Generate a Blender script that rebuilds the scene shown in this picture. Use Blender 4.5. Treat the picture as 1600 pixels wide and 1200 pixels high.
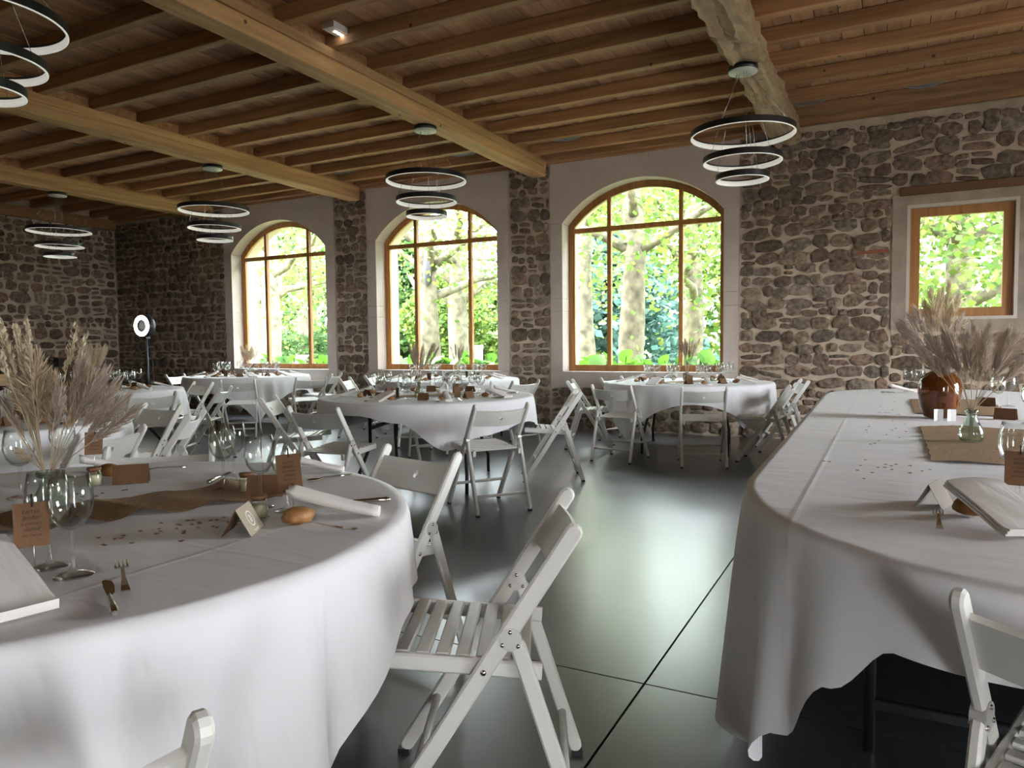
import bpy, bmesh, math, random
import numpy as np
from mathutils import Vector, Matrix
sin, cos, pi, rad, sqrt = math.sin, math.cos, math.pi, math.radians, math.sqrt
random.seed(7)
SC = bpy.context.scene
COL = SC.collection
for o in list(bpy.data.objects): bpy.data.objects.remove(o)

# ------------------------------------------------------------------ camera, world, light, exposure
H = 1.18
yaw, pitch, roll = rad(27.385), rad(3.1145), rad(-.575)
fw = Vector((-sin(yaw)*cos(pitch), cos(yaw)*cos(pitch), -sin(pitch)))
rt = Vector((cos(yaw), sin(yaw), 0)); up = rt.cross(fw)
r2 = rt*cos(roll)+up*sin(roll); u2 = -rt*sin(roll)+up*cos(roll)
cam = bpy.data.cameras.new('camera'); camo = bpy.data.objects.new('camera', cam); COL.objects.link(camo)
M = Matrix((( r2.x, u2.x, -fw.x, 0), (r2.y, u2.y, -fw.y, 0), (r2.z, u2.z, -fw.z, H), (0, 0, 0, 1)))
camo.matrix_world = M
cam.sensor_fit = 'HORIZONTAL'; cam.sensor_width = 36; cam.lens = 1132/1600*36
cam.clip_start = .05; cam.clip_end = 300
SC.camera = camo

W = bpy.data.worlds.new('world'); SC.world = W; W.use_nodes = True
wn = W.node_tree; wn.nodes.clear()
wo = wn.nodes.new('ShaderNodeOutputWorld'); wb = wn.nodes.new('ShaderNodeBackground')
wt = wn.nodes.new('ShaderNodeTexCoord'); ws = wn.nodes.new('ShaderNodeSeparateXYZ'); wr = wn.nodes.new('ShaderNodeValToRGB')
wn.links.new(wt.outputs['Generated'], ws.inputs[0]); wn.links.new(ws.outputs['Z'], wr.inputs[0])
wr.color_ramp.elements[0].color = (.93, .97, 1, 1); wr.color_ramp.elements[1].color = (.70, .85, 1, 1)
wn.links.new(wr.outputs[0], wb.inputs[0]); wb.inputs[1].default_value = 11.0
wn.links.new(wb.outputs[0], wo.inputs[0])

sun = bpy.data.lights.new('sun', 'SUN'); sun.energy = 12.0; sun.angle = rad(6); sun.color = (1, .94, .82)
suno = bpy.data.objects.new('sun', sun); COL.objects.link(suno)
suno.rotation_euler = Vector((.62, .10, -.78)).to_track_quat('-Z', 'Y').to_euler()   # from the left, along the window wall

SC.view_settings.view_transform = 'Standard'; SC.view_settings.look = 'None'
SC.view_settings.gamma = 1; SC.view_settings.use_curve_mapping = False
SC.view_settings.exposure = 1.95
SC.cycles.max_bounces = 10; SC.cycles.diffuse_bounces = 5; SC.cycles.glossy_bounces = 4
SC.cycles.transmission_bounces = 6; SC.cycles.transparent_max_bounces = 24
SC.cycles.caustics_reflective = False; SC.cycles.caustics_refractive = False
SC.cycles.sample_clamp_indirect = 8

def portal(loc, size, direction):
    l = bpy.data.lights.new('daylight_portal', 'AREA'); l.shape = 'RECTANGLE'; l.size, l.size_y = size
    l.cycles.is_portal = True
    o = bpy.data.objects.new('daylight_portal', l); COL.objects.link(o); o.location = loc
    o.rotation_euler = Vector(direction).to_track_quat('-Z', 'Y').to_euler()

# ------------------------------------------------------------------ mesh helpers
class MB:
    def __init__(s): s.v = []; s.f = []; s.sm = []
    def add(s, vs, fs, smooth=False):
        n = len(s.v); s.v += [tuple(v) for v in vs]; s.f += [tuple(i+n for i in f) for f in fs]; s.sm += [smooth]*len(fs)
        return s
    def box(s, x0, x1, y0, y1, z0, z1):
        return s.add([(x0,y0,z0),(x1,y0,z0),(x1,y1,z0),(x0,y1,z0),(x0,y0,z1),(x1,y0,z1),(x1,y1,z1),(x0,y1,z1)],
                     [(3,2,1,0),(4,5,6,7),(0,1,5,4),(1,2,6,5),(2,3,7,6),(3,0,4,7)])
    def bar(s, p0, p1, w, t, side=(0,1,0), bev=.15):
        """rectangular bar p0->p1: w in the plane across the bar, t along side; chamfered"""
        p0, p1, sd = Vector(p0), Vector(p1), Vector(side).normalized()
        d = (p1-p0).normalized(); a = sd.cross(d).normalized()
        b = min(w, t)*bev
        prof = [(w/2-b, t/2), (w/2, t/2-b), (w/2, -t/2+b), (w/2-b, -t/2), (-w/2+b, -t/2), (-w/2, -t/2+b), (-w/2, t/2-b), (-w/2+b, t/2)]
        vs = [p+a*u+sd*v for p in (p0, p1) for u, v in prof]; n = 8
        return s.add(vs, [(i, (i+1) % n, n+(i+1) % n, n+i) for i in range(n)]+[tuple(range(n-1, -1, -1)), tuple(range(n, 2*n))])
    def leg(s, p0, p1, w, t, side=(0,1,0), b=.005):
        """flat batten with rounded ends and softened edges"""
        p0, p1, sd = Vector(p0), Vector(p1), Vector(side).normalized(); d = (p1-p0).normalized(); a = sd.cross(d).normalized(); l = (p1-p0).length
        def outl(i):
            r_ = w/2-i; q = []
            for c_, a0 in ((w/2, pi/2), (l-w/2, -pi/2)):
                q += [(c_+r_*cos(a0+pi*k/6)*(1), r_*sin(a0+pi*k/6)) for k in range(7)]
            return q
        rings = [(outl(b), -t/2), (outl(0), -t/2+b), (outl(0), t/2-b), (outl(b), t/2)]; n = 14
        vs = [p0+d*u+a*v+sd*o for O_, o in rings for u, v in O_]
        fs = [(j*n+k, j*n+(k+1) % n, (j+1)*n+(k+1) % n, (j+1)*n+k) for j in range(3) for k in range(n)]+[tuple(range(n-1, -1, -1)), tuple(range(3*n, 4*n))]
        return s.add(vs, fs)
    def tube(s, pts, r, n=8, cap=True, smooth=True):
        pts = [Vector(p) for p in pts]; rs = r if isinstance(r, (list, tuple)) else [r]*len(pts)
        vs = []; ref = None
        for i, p in enumerate(pts):
            d = (pts[min(i+1, len(pts)-1)]-pts[max(i-1, 0)]).normalized()
            if ref is None: ref = Vector((1, 0, 0)) if abs(d.x) < .8 else Vector((0, 1, 0))
            a = d.cross(ref).normalized(); b = d.cross(a); ref = -b.cross(d).cross(d) if False else ref
            vs += [p+(a*cos(2*pi*k/n)+b*sin(2*pi*k/n))*rs[i] for k in range(n)]
        fs = [(i*n+k, i*n+(k+1) % n, (i+1)*n+(k+1) % n, (i+1)*n+k) for i in range(len(pts)-1) for k in range(n)]
        s.add(vs, fs, smooth)
        if cap:
            m = len(s.v); l = len(pts)-1
            s.f += [tuple(m-len(vs)+k for k in range(n-1, -1, -1)), tuple(m-len(vs)+l*n+k for k in range(n))]; s.sm += [False]*2
        return s
    def lathe(s, prof, n=24, c=(0,0,0), smooth=True, closed=False):
        vs = [(c[0]+r*cos(2*pi*k/n), c[1]+r*sin(2*pi*k/n), c[2]+z) for r, z in prof for k in range(n)]
        m = len(prof); L = m if closed else m-1
        fs = [(i*n+k, i*n+(k+1) % n, ((i+1) % m)*n+(k+1) % n, ((i+1) % m)*n+k) for i in range(L) for k in range(n)]
        return s.add(vs, fs, smooth)
    def prism(s, out, y0, y1, axis='y'):
        """polygon outline (a,b) extruded; axis y: (a,y,b)  z: (a,b,z)"""
        n = len(out)
        mk = (lambda p, d: (p[0], d, p[1])) if axis == 'y' else (lambda p, d: (p[0], p[1], d))
        vs = [mk(p, y0) for p in out]+[mk(p, y1) for p in out]
        fs = [tuple(range(n)), tuple(range(2*n-1, n-1, -1))]+[(i, n+i, n+(i+1) % n, (i+1) % n) for i in range(n)]
        return s.add(vs, fs)
    def mesh(s, name, mat):
        me = bpy.data.meshes.new(name); me.from_pydata(s.v, [], s.f)
        if any(s.sm): me.polygons.foreach_set('use_smooth', s.sm)
        me.materials.append(mat); me.validate(); me.update()
        bm = bmesh.new(); bm.from_mesh(me); bmesh.ops.recalc_face_normals(bm, faces=bm.faces); bm.to_mesh(me); bm.free()
        return me
    def build(s, name, mat, parent=None):
        return obj(name, s.mesh(name, mat), parent)
def obj(name, me, parent=None):
    o = bpy.data.objects.new(name, me); COL.objects.link(o)
    if parent: o.parent = parent
    return o
def tag(o, label=None, cat=None, group=None, kind=None):
    if label: o['label'] = label
    if cat: o['category'] = cat
    if group: o['group'] = group
    if kind: o['kind'] = kind
    return o
def thing(name, label, cat, loc=(0,0,0), rz=0, group=None):
    o = bpy.data.objects.new(name, None); COL.objects.link(o); o.empty_display_size = .05
    o.location = loc; o.rotation_euler = (0, 0, rz); return tag(o, label, cat, group)
def struct(name):
    o = bpy.data.objects.new(name, None); COL.objects.link(o); return tag(o, kind='structure')
def copy_tree(o, parent=None):
    c = o.copy(); COL.objects.link(c); c.parent = parent
    for ch in KIDS.get(o.name, []): copy_tree(ch, c)
    return c
KIDS = {}
def freeze(root):
    """remember the children of a prototype so copies are cheap"""
    allo = list(bpy.data.objects)
    def rec(o):
        KIDS[o.name] = [x for x in allo if x.parent == o]
        for x in KIDS[o.name]: rec(x)
    rec(root)
def quads(name, V, mat, smooth=False):
    """N x 4 x 3 array -> mesh of separate quads"""
    V = np.asarray(V, np.float32); n = len(V); me = bpy.data.meshes.new(name)
    me.vertices.add(n*4); me.vertices.foreach_set('co', V.reshape(-1))
    me.loops.add(n*4); me.loops.foreach_set('vertex_index', np.arange(n*4, dtype=np.int32))
    me.polygons.add(n); me.polygons.foreach_set('loop_start', np.arange(0, n*4, 4, dtype=np.int32))
    me.update(calc_edges=True); me.materials.append(mat); return me

# ------------------------------------------------------------------ materials
def nodes(name):
    m = bpy.data.materials.new(name); m.use_nodes = True; nt = m.node_tree
    return m, nt, nt.nodes['Principled BSDF'], nt.nodes['Material Output']
def mat(name, col, rough=.6, metal=0, bump=0, bscale=40, spec=None, emit=None, es=0, var=0, vscale=6):
    m, nt, b, out = nodes(name)
    b.inputs['Base Color'].default_value = (*col, 1); b.inputs['Roughness'].default_value = rough; b.inputs['Metallic'].default_value = metal
    if spec is not None: b.inputs['Specular IOR Level'].default_value = spec
    if emit: b.inputs['Emission Color'].default_value = (*emit, 1); b.inputs['Emission Strength'].default_value = es
    tc = nt.nodes.new('ShaderNodeTexCoord')
    if var:
        n = nt.nodes.new('ShaderNodeTexNoise'); n.inputs['Scale'].default_value = vscale; n.inputs['Detail'].default_value = 4
        nt.links.new(tc.outputs['Object'], n.inputs[0])
        r = nt.nodes.new('ShaderNodeValToRGB'); r.color_ramp.elements[0].position = .3; r.color_ramp.elements[1].position = .7
        r.color_ramp.elements[0].color = (*[c*(1-var) for c in col], 1); r.color_ramp.elements[1].color = (*[min(1, c*(1+var)) for c in col], 1)
        nt.links.new(n.outputs[0], r.inputs[0]); nt.links.new(r.outputs[0], b.inputs['Base Color'])
    if bump:
        n = nt.nodes.new('ShaderNodeTexNoise'); n.inputs['Scale'].default_value = bscale; n.inputs['Detail'].default_value = 5
        nt.links.new(tc.outputs['Object'], n.inputs[0])
        bp = nt.nodes.new('ShaderNodeBump'); bp.inputs['Strength'].default_value = bump; bp.inputs['Distance'].default_value = .02
        nt.links.new(n.outputs[0], bp.inputs['Height']); nt.links.new(bp.outputs[0], b.inputs['Normal'])
    return m
def wood(name, c1, c2, axis, rough=.65, scale=6, bump=.25, knots=True):
    m, nt, b, out = nodes(name); L = nt.links.new
    tc = nt.nodes.new('ShaderNodeTexCoord'); mp = nt.nodes.new('ShaderNodeMapping'); oi = nt.nodes.new('ShaderNodeObjectInfo')
    sc = [scale*3]*3; sc['xyz'.index(axis)] = scale*.16; mp.inputs['Scale'].default_value = sc
    ad = nt.nodes.new('ShaderNodeVectorMath'); ad.operation = 'ADD'
    mu = nt.nodes.new('ShaderNodeMath'); mu.operation = 'MULTIPLY'; mu.inputs[1].default_value = 37
    L(oi.outputs['Random'], mu.inputs[0]); L(tc.outputs['Object'], ad.inputs[0]); L(mu.outputs[0], ad.inputs[1]); L(ad.outputs[0], mp.inputs[0])
    n = nt.nodes.new('ShaderNodeTexNoise'); n.inputs['Scale'].default_value = 1; n.inputs['Detail'].default_value = 7; n.inputs['Distortion'].default_value = .8
    L(mp.outputs[0], n.inputs[0])
    r = nt.nodes.new('ShaderNodeValToRGB'); r.color_ramp.elements[0].position = .32; r.color_ramp.elements[1].position = .68
    r.color_ramp.elements[0].color = (*c1, 1); r.color_ramp.elements[1].color = (*c2, 1); L(n.outputs[0], r.inputs[0])
    hs = nt.nodes.new('ShaderNodeHueSaturation')
    mr = nt.nodes.new('ShaderNodeMapRange'); mr.inputs['To Min'].default_value = .75; mr.inputs['To Max'].default_value = 1.25
    L(oi.outputs['Random'], mr.inputs[0]); L(mr.outputs[0], hs.inputs['Value'])
    last = r.outputs[0]
    if knots:
        v = nt.nodes.new('ShaderNodeTexVoronoi'); v.inputs['Scale'].default_value = 3.2; L(ad.outputs[0], v.inputs[0])
        lt = nt.nodes.new('ShaderNodeMath'); lt.operation = 'LESS_THAN'; lt.inputs[1].default_value = .055; L(v.outputs['Distance'], lt.inputs[0])
        mx = nt.nodes.new('ShaderNodeMix'); mx.data_type = 'RGBA'; mx.inputs['B'].default_value = (*[c*.35 for c in c1], 1)
        L(lt.outputs[0], mx.inputs['Factor']); L(last, mx.inputs['A']); last = mx.outputs['Result']
    L(last, hs.inputs['Color']); L(hs.outputs[0], b.inputs['Base Color']); b.inputs['Roughness'].default_value = rough
    bp = nt.nodes.new('ShaderNodeBump'); bp.inputs['Strength'].default_value = bump; bp.inputs['Distance'].default_value = .01
    L(n.outputs[0], bp.inputs['Height']); L(bp.outputs[0], b.inputs['Normal'])
    return m
def rnd_mat(name, cols, rough=.85, bump=.5, bscale=25, translucent=0, nvar=.25):
    """colour picked at random per object / per loose piece"""
    m, nt, b, out = nodes(name); L = nt.links.new
    oi = nt.nodes.new('ShaderNodeObjectInfo'); g = nt.nodes.new('ShaderNodeNewGeometry'); tc = nt.nodes.new('ShaderNodeTexCoord')
    a = nt.nodes.new('ShaderNodeMath'); a.operation = 'ADD'; fr = nt.nodes.new('ShaderNodeMath'); fr.operation = 'FRACT'
    L(oi.outputs['Random'], a.inputs[0]); L(g.outputs['Random Per Island'], a.inputs[1]); L(a.outputs[0], fr.inputs[0])
    r = nt.nodes.new('ShaderNodeValToRGB'); cr = r.color_ramp
    while len(cr.elements) < len(cols): cr.elements.new(.5)
    for i, c in enumerate(cols): cr.elements[i].position = i/(len(cols)-1); cr.elements[i].color = (*c, 1)
    L(fr.outputs[0], r.inputs[0]); last = r.outputs[0]
    if nvar:
        n = nt.nodes.new('ShaderNodeTexNoise'); n.inputs['Scale'].default_value = bscale; n.inputs['Detail'].default_value = 5
        L(g.outputs['Position'], n.inputs[0])
        mr = nt.nodes.new('ShaderNodeMapRange'); mr.inputs['From Min'].default_value = .3; mr.inputs['From Max'].default_value = .7
        mr.inputs['To Min'].default_value = 1-nvar; mr.inputs['To Max'].default_value = 1+nvar; L(n.outputs[0], mr.inputs[0])
        hs = nt.nodes.new('ShaderNodeHueSaturation'); L(mr.outputs[0], hs.inputs['Value']); L(last, hs.inputs['Color']); last = hs.outputs[0]
        if bump:
            bp = nt.nodes.new('ShaderNodeBump'); bp.inputs['Strength'].default_value = bump; bp.inputs['Distance'].default_value = .03
            L(n.outputs[0], bp.inputs['Height']); L(bp.outputs[0], b.inputs['Normal'])
    L(last, b.inputs['Base Color']); b.inputs['Roughness'].default_value = rough; b.inputs['Specular IOR Level'].default_value = .25
    if translucent:
        t = nt.nodes.new('ShaderNodeBsdfTranslucent'); L(last, t.inputs[0]); mx = nt.nodes.new('ShaderNodeMixShader'); mx.inputs[0].default_value = translucent
        L(b.outputs[0], mx.inputs[1]); L(t.outputs[0], mx.inputs[2]); L(mx.outputs[0], out.inputs[0])
    return m
def glass(name, tint=(1,1,1), refl=.9, ior=1.5, rough=.0, edge=.45):
    m, nt, b, out = nodes(name); L = nt.links.new; nt.nodes.remove(b)
    t = nt.nodes.new('ShaderNodeBsdfTransparent'); lw = nt.nodes.new('ShaderNodeLayerWeight'); cr = nt.nodes.new('ShaderNodeValToRGB')
    cr.color_ramp.elements[0].position = .45; cr.color_ramp.elements[0].color = (*tint, 1); cr.color_ramp.elements[1].color = (*[c*edge for c in tint], 1)
    L(lw.outputs['Facing'], cr.inputs[0]); L(cr.outputs[0], t.inputs[0])
    g = nt.nodes.new('ShaderNodeBsdfGlossy'); g.inputs['Roughness'].default_value = rough; g.inputs[0].default_value = (refl, refl, refl, 1)
    f = nt.nodes.new('ShaderNodeLayerWeight'); pw = nt.nodes.new('ShaderNodeMath'); pw.operation = 'POWER'; pw.inputs[1].default_value = 2.6; L(f.outputs['Facing'], pw.inputs[0])
    ma = nt.nodes.new('ShaderNodeMath'); ma.operation = 'MULTIPLY_ADD'; ma.inputs[1].default_value = .75; ma.inputs[2].default_value = ((ior-1)/(ior+1))**2; L(pw.outputs[0], ma.inputs[0])
    mx = nt.nodes.new('ShaderNodeMixShader'); L(ma.outputs[0], mx.inputs[0]); L(t.outputs[0], mx.inputs[1]); L(g.outputs[0], mx.inputs[2]); L(mx.outputs[0], out.inputs[0])
    return m

MT = {}
MT['mortar'] = mat('mortar', (.50,.40,.305), .95, bump=.9, bscale=14, var=.22, vscale=5)
MT['plaster'] = mat('rough_plaster', (.37,.30,.24), .95, bump=1.0, bscale=10, var=.2, vscale=4)
MT['stone'] = rnd_mat('field_stone', [(.24,.18,.13),(.135,.097,.068),(.28,.21,.15),(.18,.14,.11),(.26,.17,.125),(.12,.092,.072),(.30,.24,.185)], .9, 1.0, 19, nvar=.5)
MT['ashlar'] = mat('dressed_stone', (.56,.475,.415), .85, bump=.25, bscale=9, var=.07, vscale=3)
MT['frame'] = wood('oiled_oak_frame', (.30,.125,.03), (.46,.21,.06), 'z', .5, 5, .08, False)
MT['joist'] = wood('joist_pine', (.25,.12,.048), (.44,.24,.11), 'x', .7, 5)
MT['plank'] = wood('ceiling_plank', (.34,.17,.075), (.54,.30,.15), 'y', .7, 4)
MT['beam'] = wood('beam_fir', (.40,.215,.09), (.62,.38,.175), 'y', .75, 3.5, .5)
MT['oldbeam'] = wood('old_hewn_oak', (.30,.20,.11), (.58,.43,.26), 'y', .85, 5, 1.0)
MT['bar'] = wood('dark_sideboard', (.10,.045,.018), (.17,.08,.03), 'x', .5, 5, .1)
MT['white'] = mat('white_paint', (.74,.72,.67), .38, bump=.05, bscale=60)
MT['steel'] = mat('steel', (.55,.53,.5), .22, 1)
MT['zinc'] = mat('zinc_plate', (.62,.60,.57), .42, .55)
MT['cutlery'] = mat('cutlery_steel', (.62,.58,.52), .12, 1)
MT['black'] = mat('black_metal', (.012,.012,.013), .4)
MT['kraft'] = mat('kraft_card', (.155,.078,.036), .85, bump=.15, bscale=120, var=.08)
MT['kraft_light'] = mat('printed_kraft', (.42,.35,.26), .6, var=.05)
MT['ink'] = mat('dark_ink', (.03,.016,.008), .8)
MT['print'] = mat('white_print', (.85,.85,.80), .6)
MT['bread'] = mat('bread_crust', (.34,.165,.055), .55, bump=.4, bscale=25, var=.35, vscale=14)
MT['cork'] = mat('wood_lid', (.22,.10,.045), .7, var=.2, vscale=30)
MT['wax'] = mat('pale_jar_filling', (.55,.50,.33), .5)
MT['diff'] = mat('lamp_diffuser', (.80,.80,.74), .5, emit=(1,.97,.88), es=.10)
MT['led'] = mat('led_glow', (1,1,1), .5, emit=(1,.97,.9), es=9)
MT['glass'] = glass('clear_glass', (.97,.98,.97), 1.0, 1.45)
MT['vaseglass'] = glass('vase_glass', (.87,.93,.90), 1.0, 1.5, .02)
MT['pane'] = glass('window_pane', (.98,.99,.985), .8, 1.35, 0, 1.0)
MT['grey'] = mat('grey_speaker_cloth', (.20,.20,.19), .7)
MT['pampas'] = rnd_mat('pampas_plume', [(.70,.57,.40),(.52,.40,.28),(.78,.67,.50),(.60,.48,.35)], .9, 0, 20, .25, 0)
MT['drygrass'] = rnd_mat('dried_grass', [(.52,.42,.33),(.40,.31,.26),(.62,.53,.42),(.46,.37,.32)], .9, 0, 20, .2, 0)
MT['wheat'] = rnd_mat('wheat_heads', [(.66,.56,.40),(.52,.43,.29),(.74,.66,.52)], .9, 0, 20, .2, 0)
def cloth_mat(name, col, creases=True, sc=1.0):
    m, nt, b, out = nodes(name); L = nt.links.new
    b.inputs['Base Color'].default_value = (*col, 1); b.inputs['Roughness'].default_value = .85; b.inputs['Specular IOR Level'].default_value = .15
    b.inputs['Sheen Weight'].default_value = .1
    tc = nt.nodes.new('ShaderNodeTexCoord'); mp = nt.nodes.new('ShaderNodeMapping'); mp.inputs['Scale'].default_value = (3*sc, 9*sc, 4)
    L(tc.outputs['Object'], mp.inputs[0])
    n = nt.nodes.new('ShaderNodeTexNoise'); n.inputs['Scale'].default_value = 1; n.inputs['Detail'].default_value = 2.5; n.inputs['Distortion'].default_value = .7
    L(mp.outputs[0], n.inputs[0]); h = n.outputs[0]
    if creases:
        sp = nt.nodes.new('ShaderNodeSeparateXYZ'); L(tc.outputs['Object'], sp.inputs[0])
        for ax in 'XY':
            pp = nt.nodes.new('ShaderNodeMath'); pp.operation = 'PINGPONG'; pp.inputs[1].default_value = .31; L(sp.outputs[ax], pp.inputs[0])
            mr = nt.nodes.new('ShaderNodeMapRange'); mr.inputs['From Max'].default_value = .012; mr.inputs['To Min'].default_value = .13; mr.inputs['To Max'].default_value = 0
            L(pp.outputs[0], mr.inputs[0]); ad = nt.nodes.new('ShaderNodeMath'); L(h, ad.inputs[0]); L(mr.outputs[0], ad.inputs[1]); h = ad.outputs[0]
    bp = nt.nodes.new('ShaderNodeBump'); bp.inputs['Strength'].default_value = .40; bp.inputs['Distance'].default_value = .018
    L(h, bp.inputs['Height']); L(bp.outputs[0], b.inputs['Normal'])
    return m
MT['cloth'] = cloth_mat('white_tablecloth', (.80,.79,.80))
MT['napkin'] = cloth_mat('napkin_cotton', (.74,.70,.66), False, 2)
MT['burlap'] = mat('burlap', (.36,.235,.13), .95, bump=.5, bscale=220, var=.2, vscale=90)
def floor_mat():
    m, nt, b, out = nodes('polished_dark_concrete'); L = nt.links.new
    g = nt.nodes.new('ShaderNodeNewGeometry')
    n = nt.nodes.new('ShaderNodeTexNoise'); n.inputs['Scale'].default_value = 1.2; n.inputs['Detail'].default_value = 3; L(g.outputs['Position'], n.inputs[0])
    r = nt.nodes.new('ShaderNodeValToRGB'); r.color_ramp.elements[0].color = (.024,.027,.029,1); r.color_ramp.elements[1].color = (.040,.044,.046,1)
    r.color_ramp.elements[0].position = .35; r.color_ramp.elements[1].position = .7; L(n.outputs[0], r.inputs[0]); L(r.outputs[0], b.inputs['Base Color'])
    n2 = nt.nodes.new('ShaderNodeTexNoise'); n2.inputs['Scale'].default_value = 3; n2.inputs['Detail'].default_value = 3; L(g.outputs['Position'], n2.inputs[0])
    mr = nt.nodes.new('ShaderNodeMapRange'); mr.inputs['To Min'].default_value = .285; mr.inputs['To Max'].default_value = .32; L(n2.outputs[0], mr.inputs[0]); L(mr.outputs[0], b.inputs['Roughness'])
    b.inputs['Specular IOR Level'].default_value = 1.0; b.inputs['Coat Weight'].default_value = 1.0; b.inputs['Coat Roughness'].default_value = .28
    return m
MT['floor'] = floor_mat()
MT['grout'] = mat('dark_joint', (.008,.008,.008), .9)
MT['bark'] = rnd_mat('plane_bark', [(.115,.095,.062),(.15,.13,.09)], .9, .6, 6, nvar=.55)
MT['leaf'] = rnd_mat('plane_leaf', [(.060,.12,.020),(.105,.155,.024),(.042,.09,.018),(.15,.175,.032),(.08,.145,.026)], .6, 0, 5, .4, 0)
MT['leaf_dark'] = rnd_mat('dense_leaf', [(.028,.068,.018),(.045,.095,.024),(.07,.125,.03),(.022,.052,.016)], .6, 0, 5, .35, 0)
MT['needle'] = rnd_mat('blue_cedar', [(.045,.10,.075),(.07,.14,.11),(.10,.17,.14),(.05,.11,.09)], .7, 0, 5, .3, 0)
MT['bigleaf'] = rnd_mat('broad_leaf', [(.045,.12,.012),(.07,.16,.018),(.03,.09,.012)], .5, 0, 5, .4, 0)
MT['lawn'] = mat('lawn', (.085,.115,.035), .9, bump=.4, bscale=8, var=.35, vscale=2)

# ------------------------------------------------------------------ the room
D = 9.3            # inner face of the window wall
XL, XR, YB, ZC = -13.7, 4.4, -4.2, 3.83
fl = struct('floor')
MB().box(XL-.3, XR+.3, YB-.3, D+.3, -.15, -.012).build('joint_bed', MT['grout'], fl)
xs = [XL-.3, -10.73, -5.73, -.73, 4.27, XR+.3]; ys = [YB-.3, -2.6, 2.385, 8.2, D+.3]
for i in range(len(xs)-1):
    for j in range(len(ys)-1):
        MB().box(xs[i]+.004, xs[i+1]-.004, ys[j]+.004, ys[j+1]-.004, -.05, 0).build('slab', MT['floor'], fl)

# --- window wall
WC = [-9.35, -6.13, -2.92]                   # centres of the arched windows
HW, RA, ZT, ZB = 1.09, 1.42, 3.35, .80       # half width, arch radius, crown, sill
zc0 = ZT-RA; ZI = zc0+sqrt(RA*RA-HW*HW)
SB = 1.275; ZTOP = 3.72; TH = .55
W4 = (.19, 1.20, 1.42, 2.67)
wall = MB(); f0 = D+.02
edges = [XL-.3]+[c+s*SB for c in WC for s in (-1, 1)]
for i in range(0, len(edges)-1, 2): wall.box(edges[i], edges[i+1], f0, D+TH, 0, ZC+.1)
for c in WC: wall.box(c-SB, c+SB, f0, D+TH, 0, .578); wall.box(c-SB, c+SB, f0, D+TH, ZTOP, ZC+.1)
x0 = edges[-1]
wall.box(x0, W4[0], f0, D+TH, 0, ZC+.1); wall.box(W4[1], XR+.3, f0, D+TH, 0, ZC+.1)
wall.box(W4[0], W4[1], f0, D+TH, 0, W4[2]); wall.box(W4[0], W4[1], f0, D+TH, W4[3], ZC+.1)
wback = tag(wall.build('wall_back', MT['mortar']), kind='structure')
# rough plaster band round the small window and its timber lintel
pl = MB(); y0, y1 = D-.004, D+.03
pl.box(.03, .19, y0, y1, 1.3, 2.80); pl.box(1.2, 1.45, y0, y1, 1.3, 2.80); pl.box(.19, 1.2, y0, y1, 2.67, 2.80); pl.box(.19, 1.2, y0, y1, 1.28, 1.42)
pl.build('plaster_surround', MT['plaster'], wback)
MB().bar((.10, D+.01, 2.84), (2.4, D+.01, 2.84), .06, .10, (0,0,1)).build('timber_lintel', MT['bar'], wback)
wl = MB().box(XL-.4, XL-.02, YB-.3, D+.3, 0, ZC+.1); wleft = tag(wl.build('wall_left', MT['mortar']), kind='structure')
# right wall and the wall behind the camera with unseen openings, placed by the light and sized to brighten the room
OPR = [(-.7, -.1), (3.9, 6.2)]; zdo = 2.5
wr_ = MB(); yy = YB-.3
for a, b in OPR: wr_.box(XR, XR+.4, yy, a, 0, ZC+.1); wr_.box(XR, XR+.4, a, b, zdo, ZC+.1); yy = b
wr_.box(XR, XR+.4, yy, D+.3, 0, ZC+.1); tag(wr_.build('wall_right', MT['mortar']), kind='structure')
OPB = [(2.7, 3.7)]
wf = MB(); xx = XL-.3
for a, b in OPB:
    wf.box(xx, a, YB-.4, YB, 0, ZC+.1); wf.box(a, b, YB-.4, YB, zdo, ZC+.1); wf.box(a, b, YB-.4, YB, 0, .25); xx = b
wf.box(xx, XR+.3, YB-.4, YB, 0, ZC+.1); tag(wf.build('wall_front', MT['mortar']), kind='structure')
for a, b in OPR: portal((XR+.2, (a+b)/2, zdo/2), (zdo, b-a), (-1,0,0))
for a, b in OPB: portal(((a+b)/2, YB-.2, 1.55), (b-a, 2.6), (0,1,0))
for c in WC: portal((c, D+.5, 2.05), (2.2, 2.6), (0,-1,0))
portal(((W4[0]+W4[1])/2, D+.4, 2.05), (1.0, 1.25), (0,-1,0))

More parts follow.
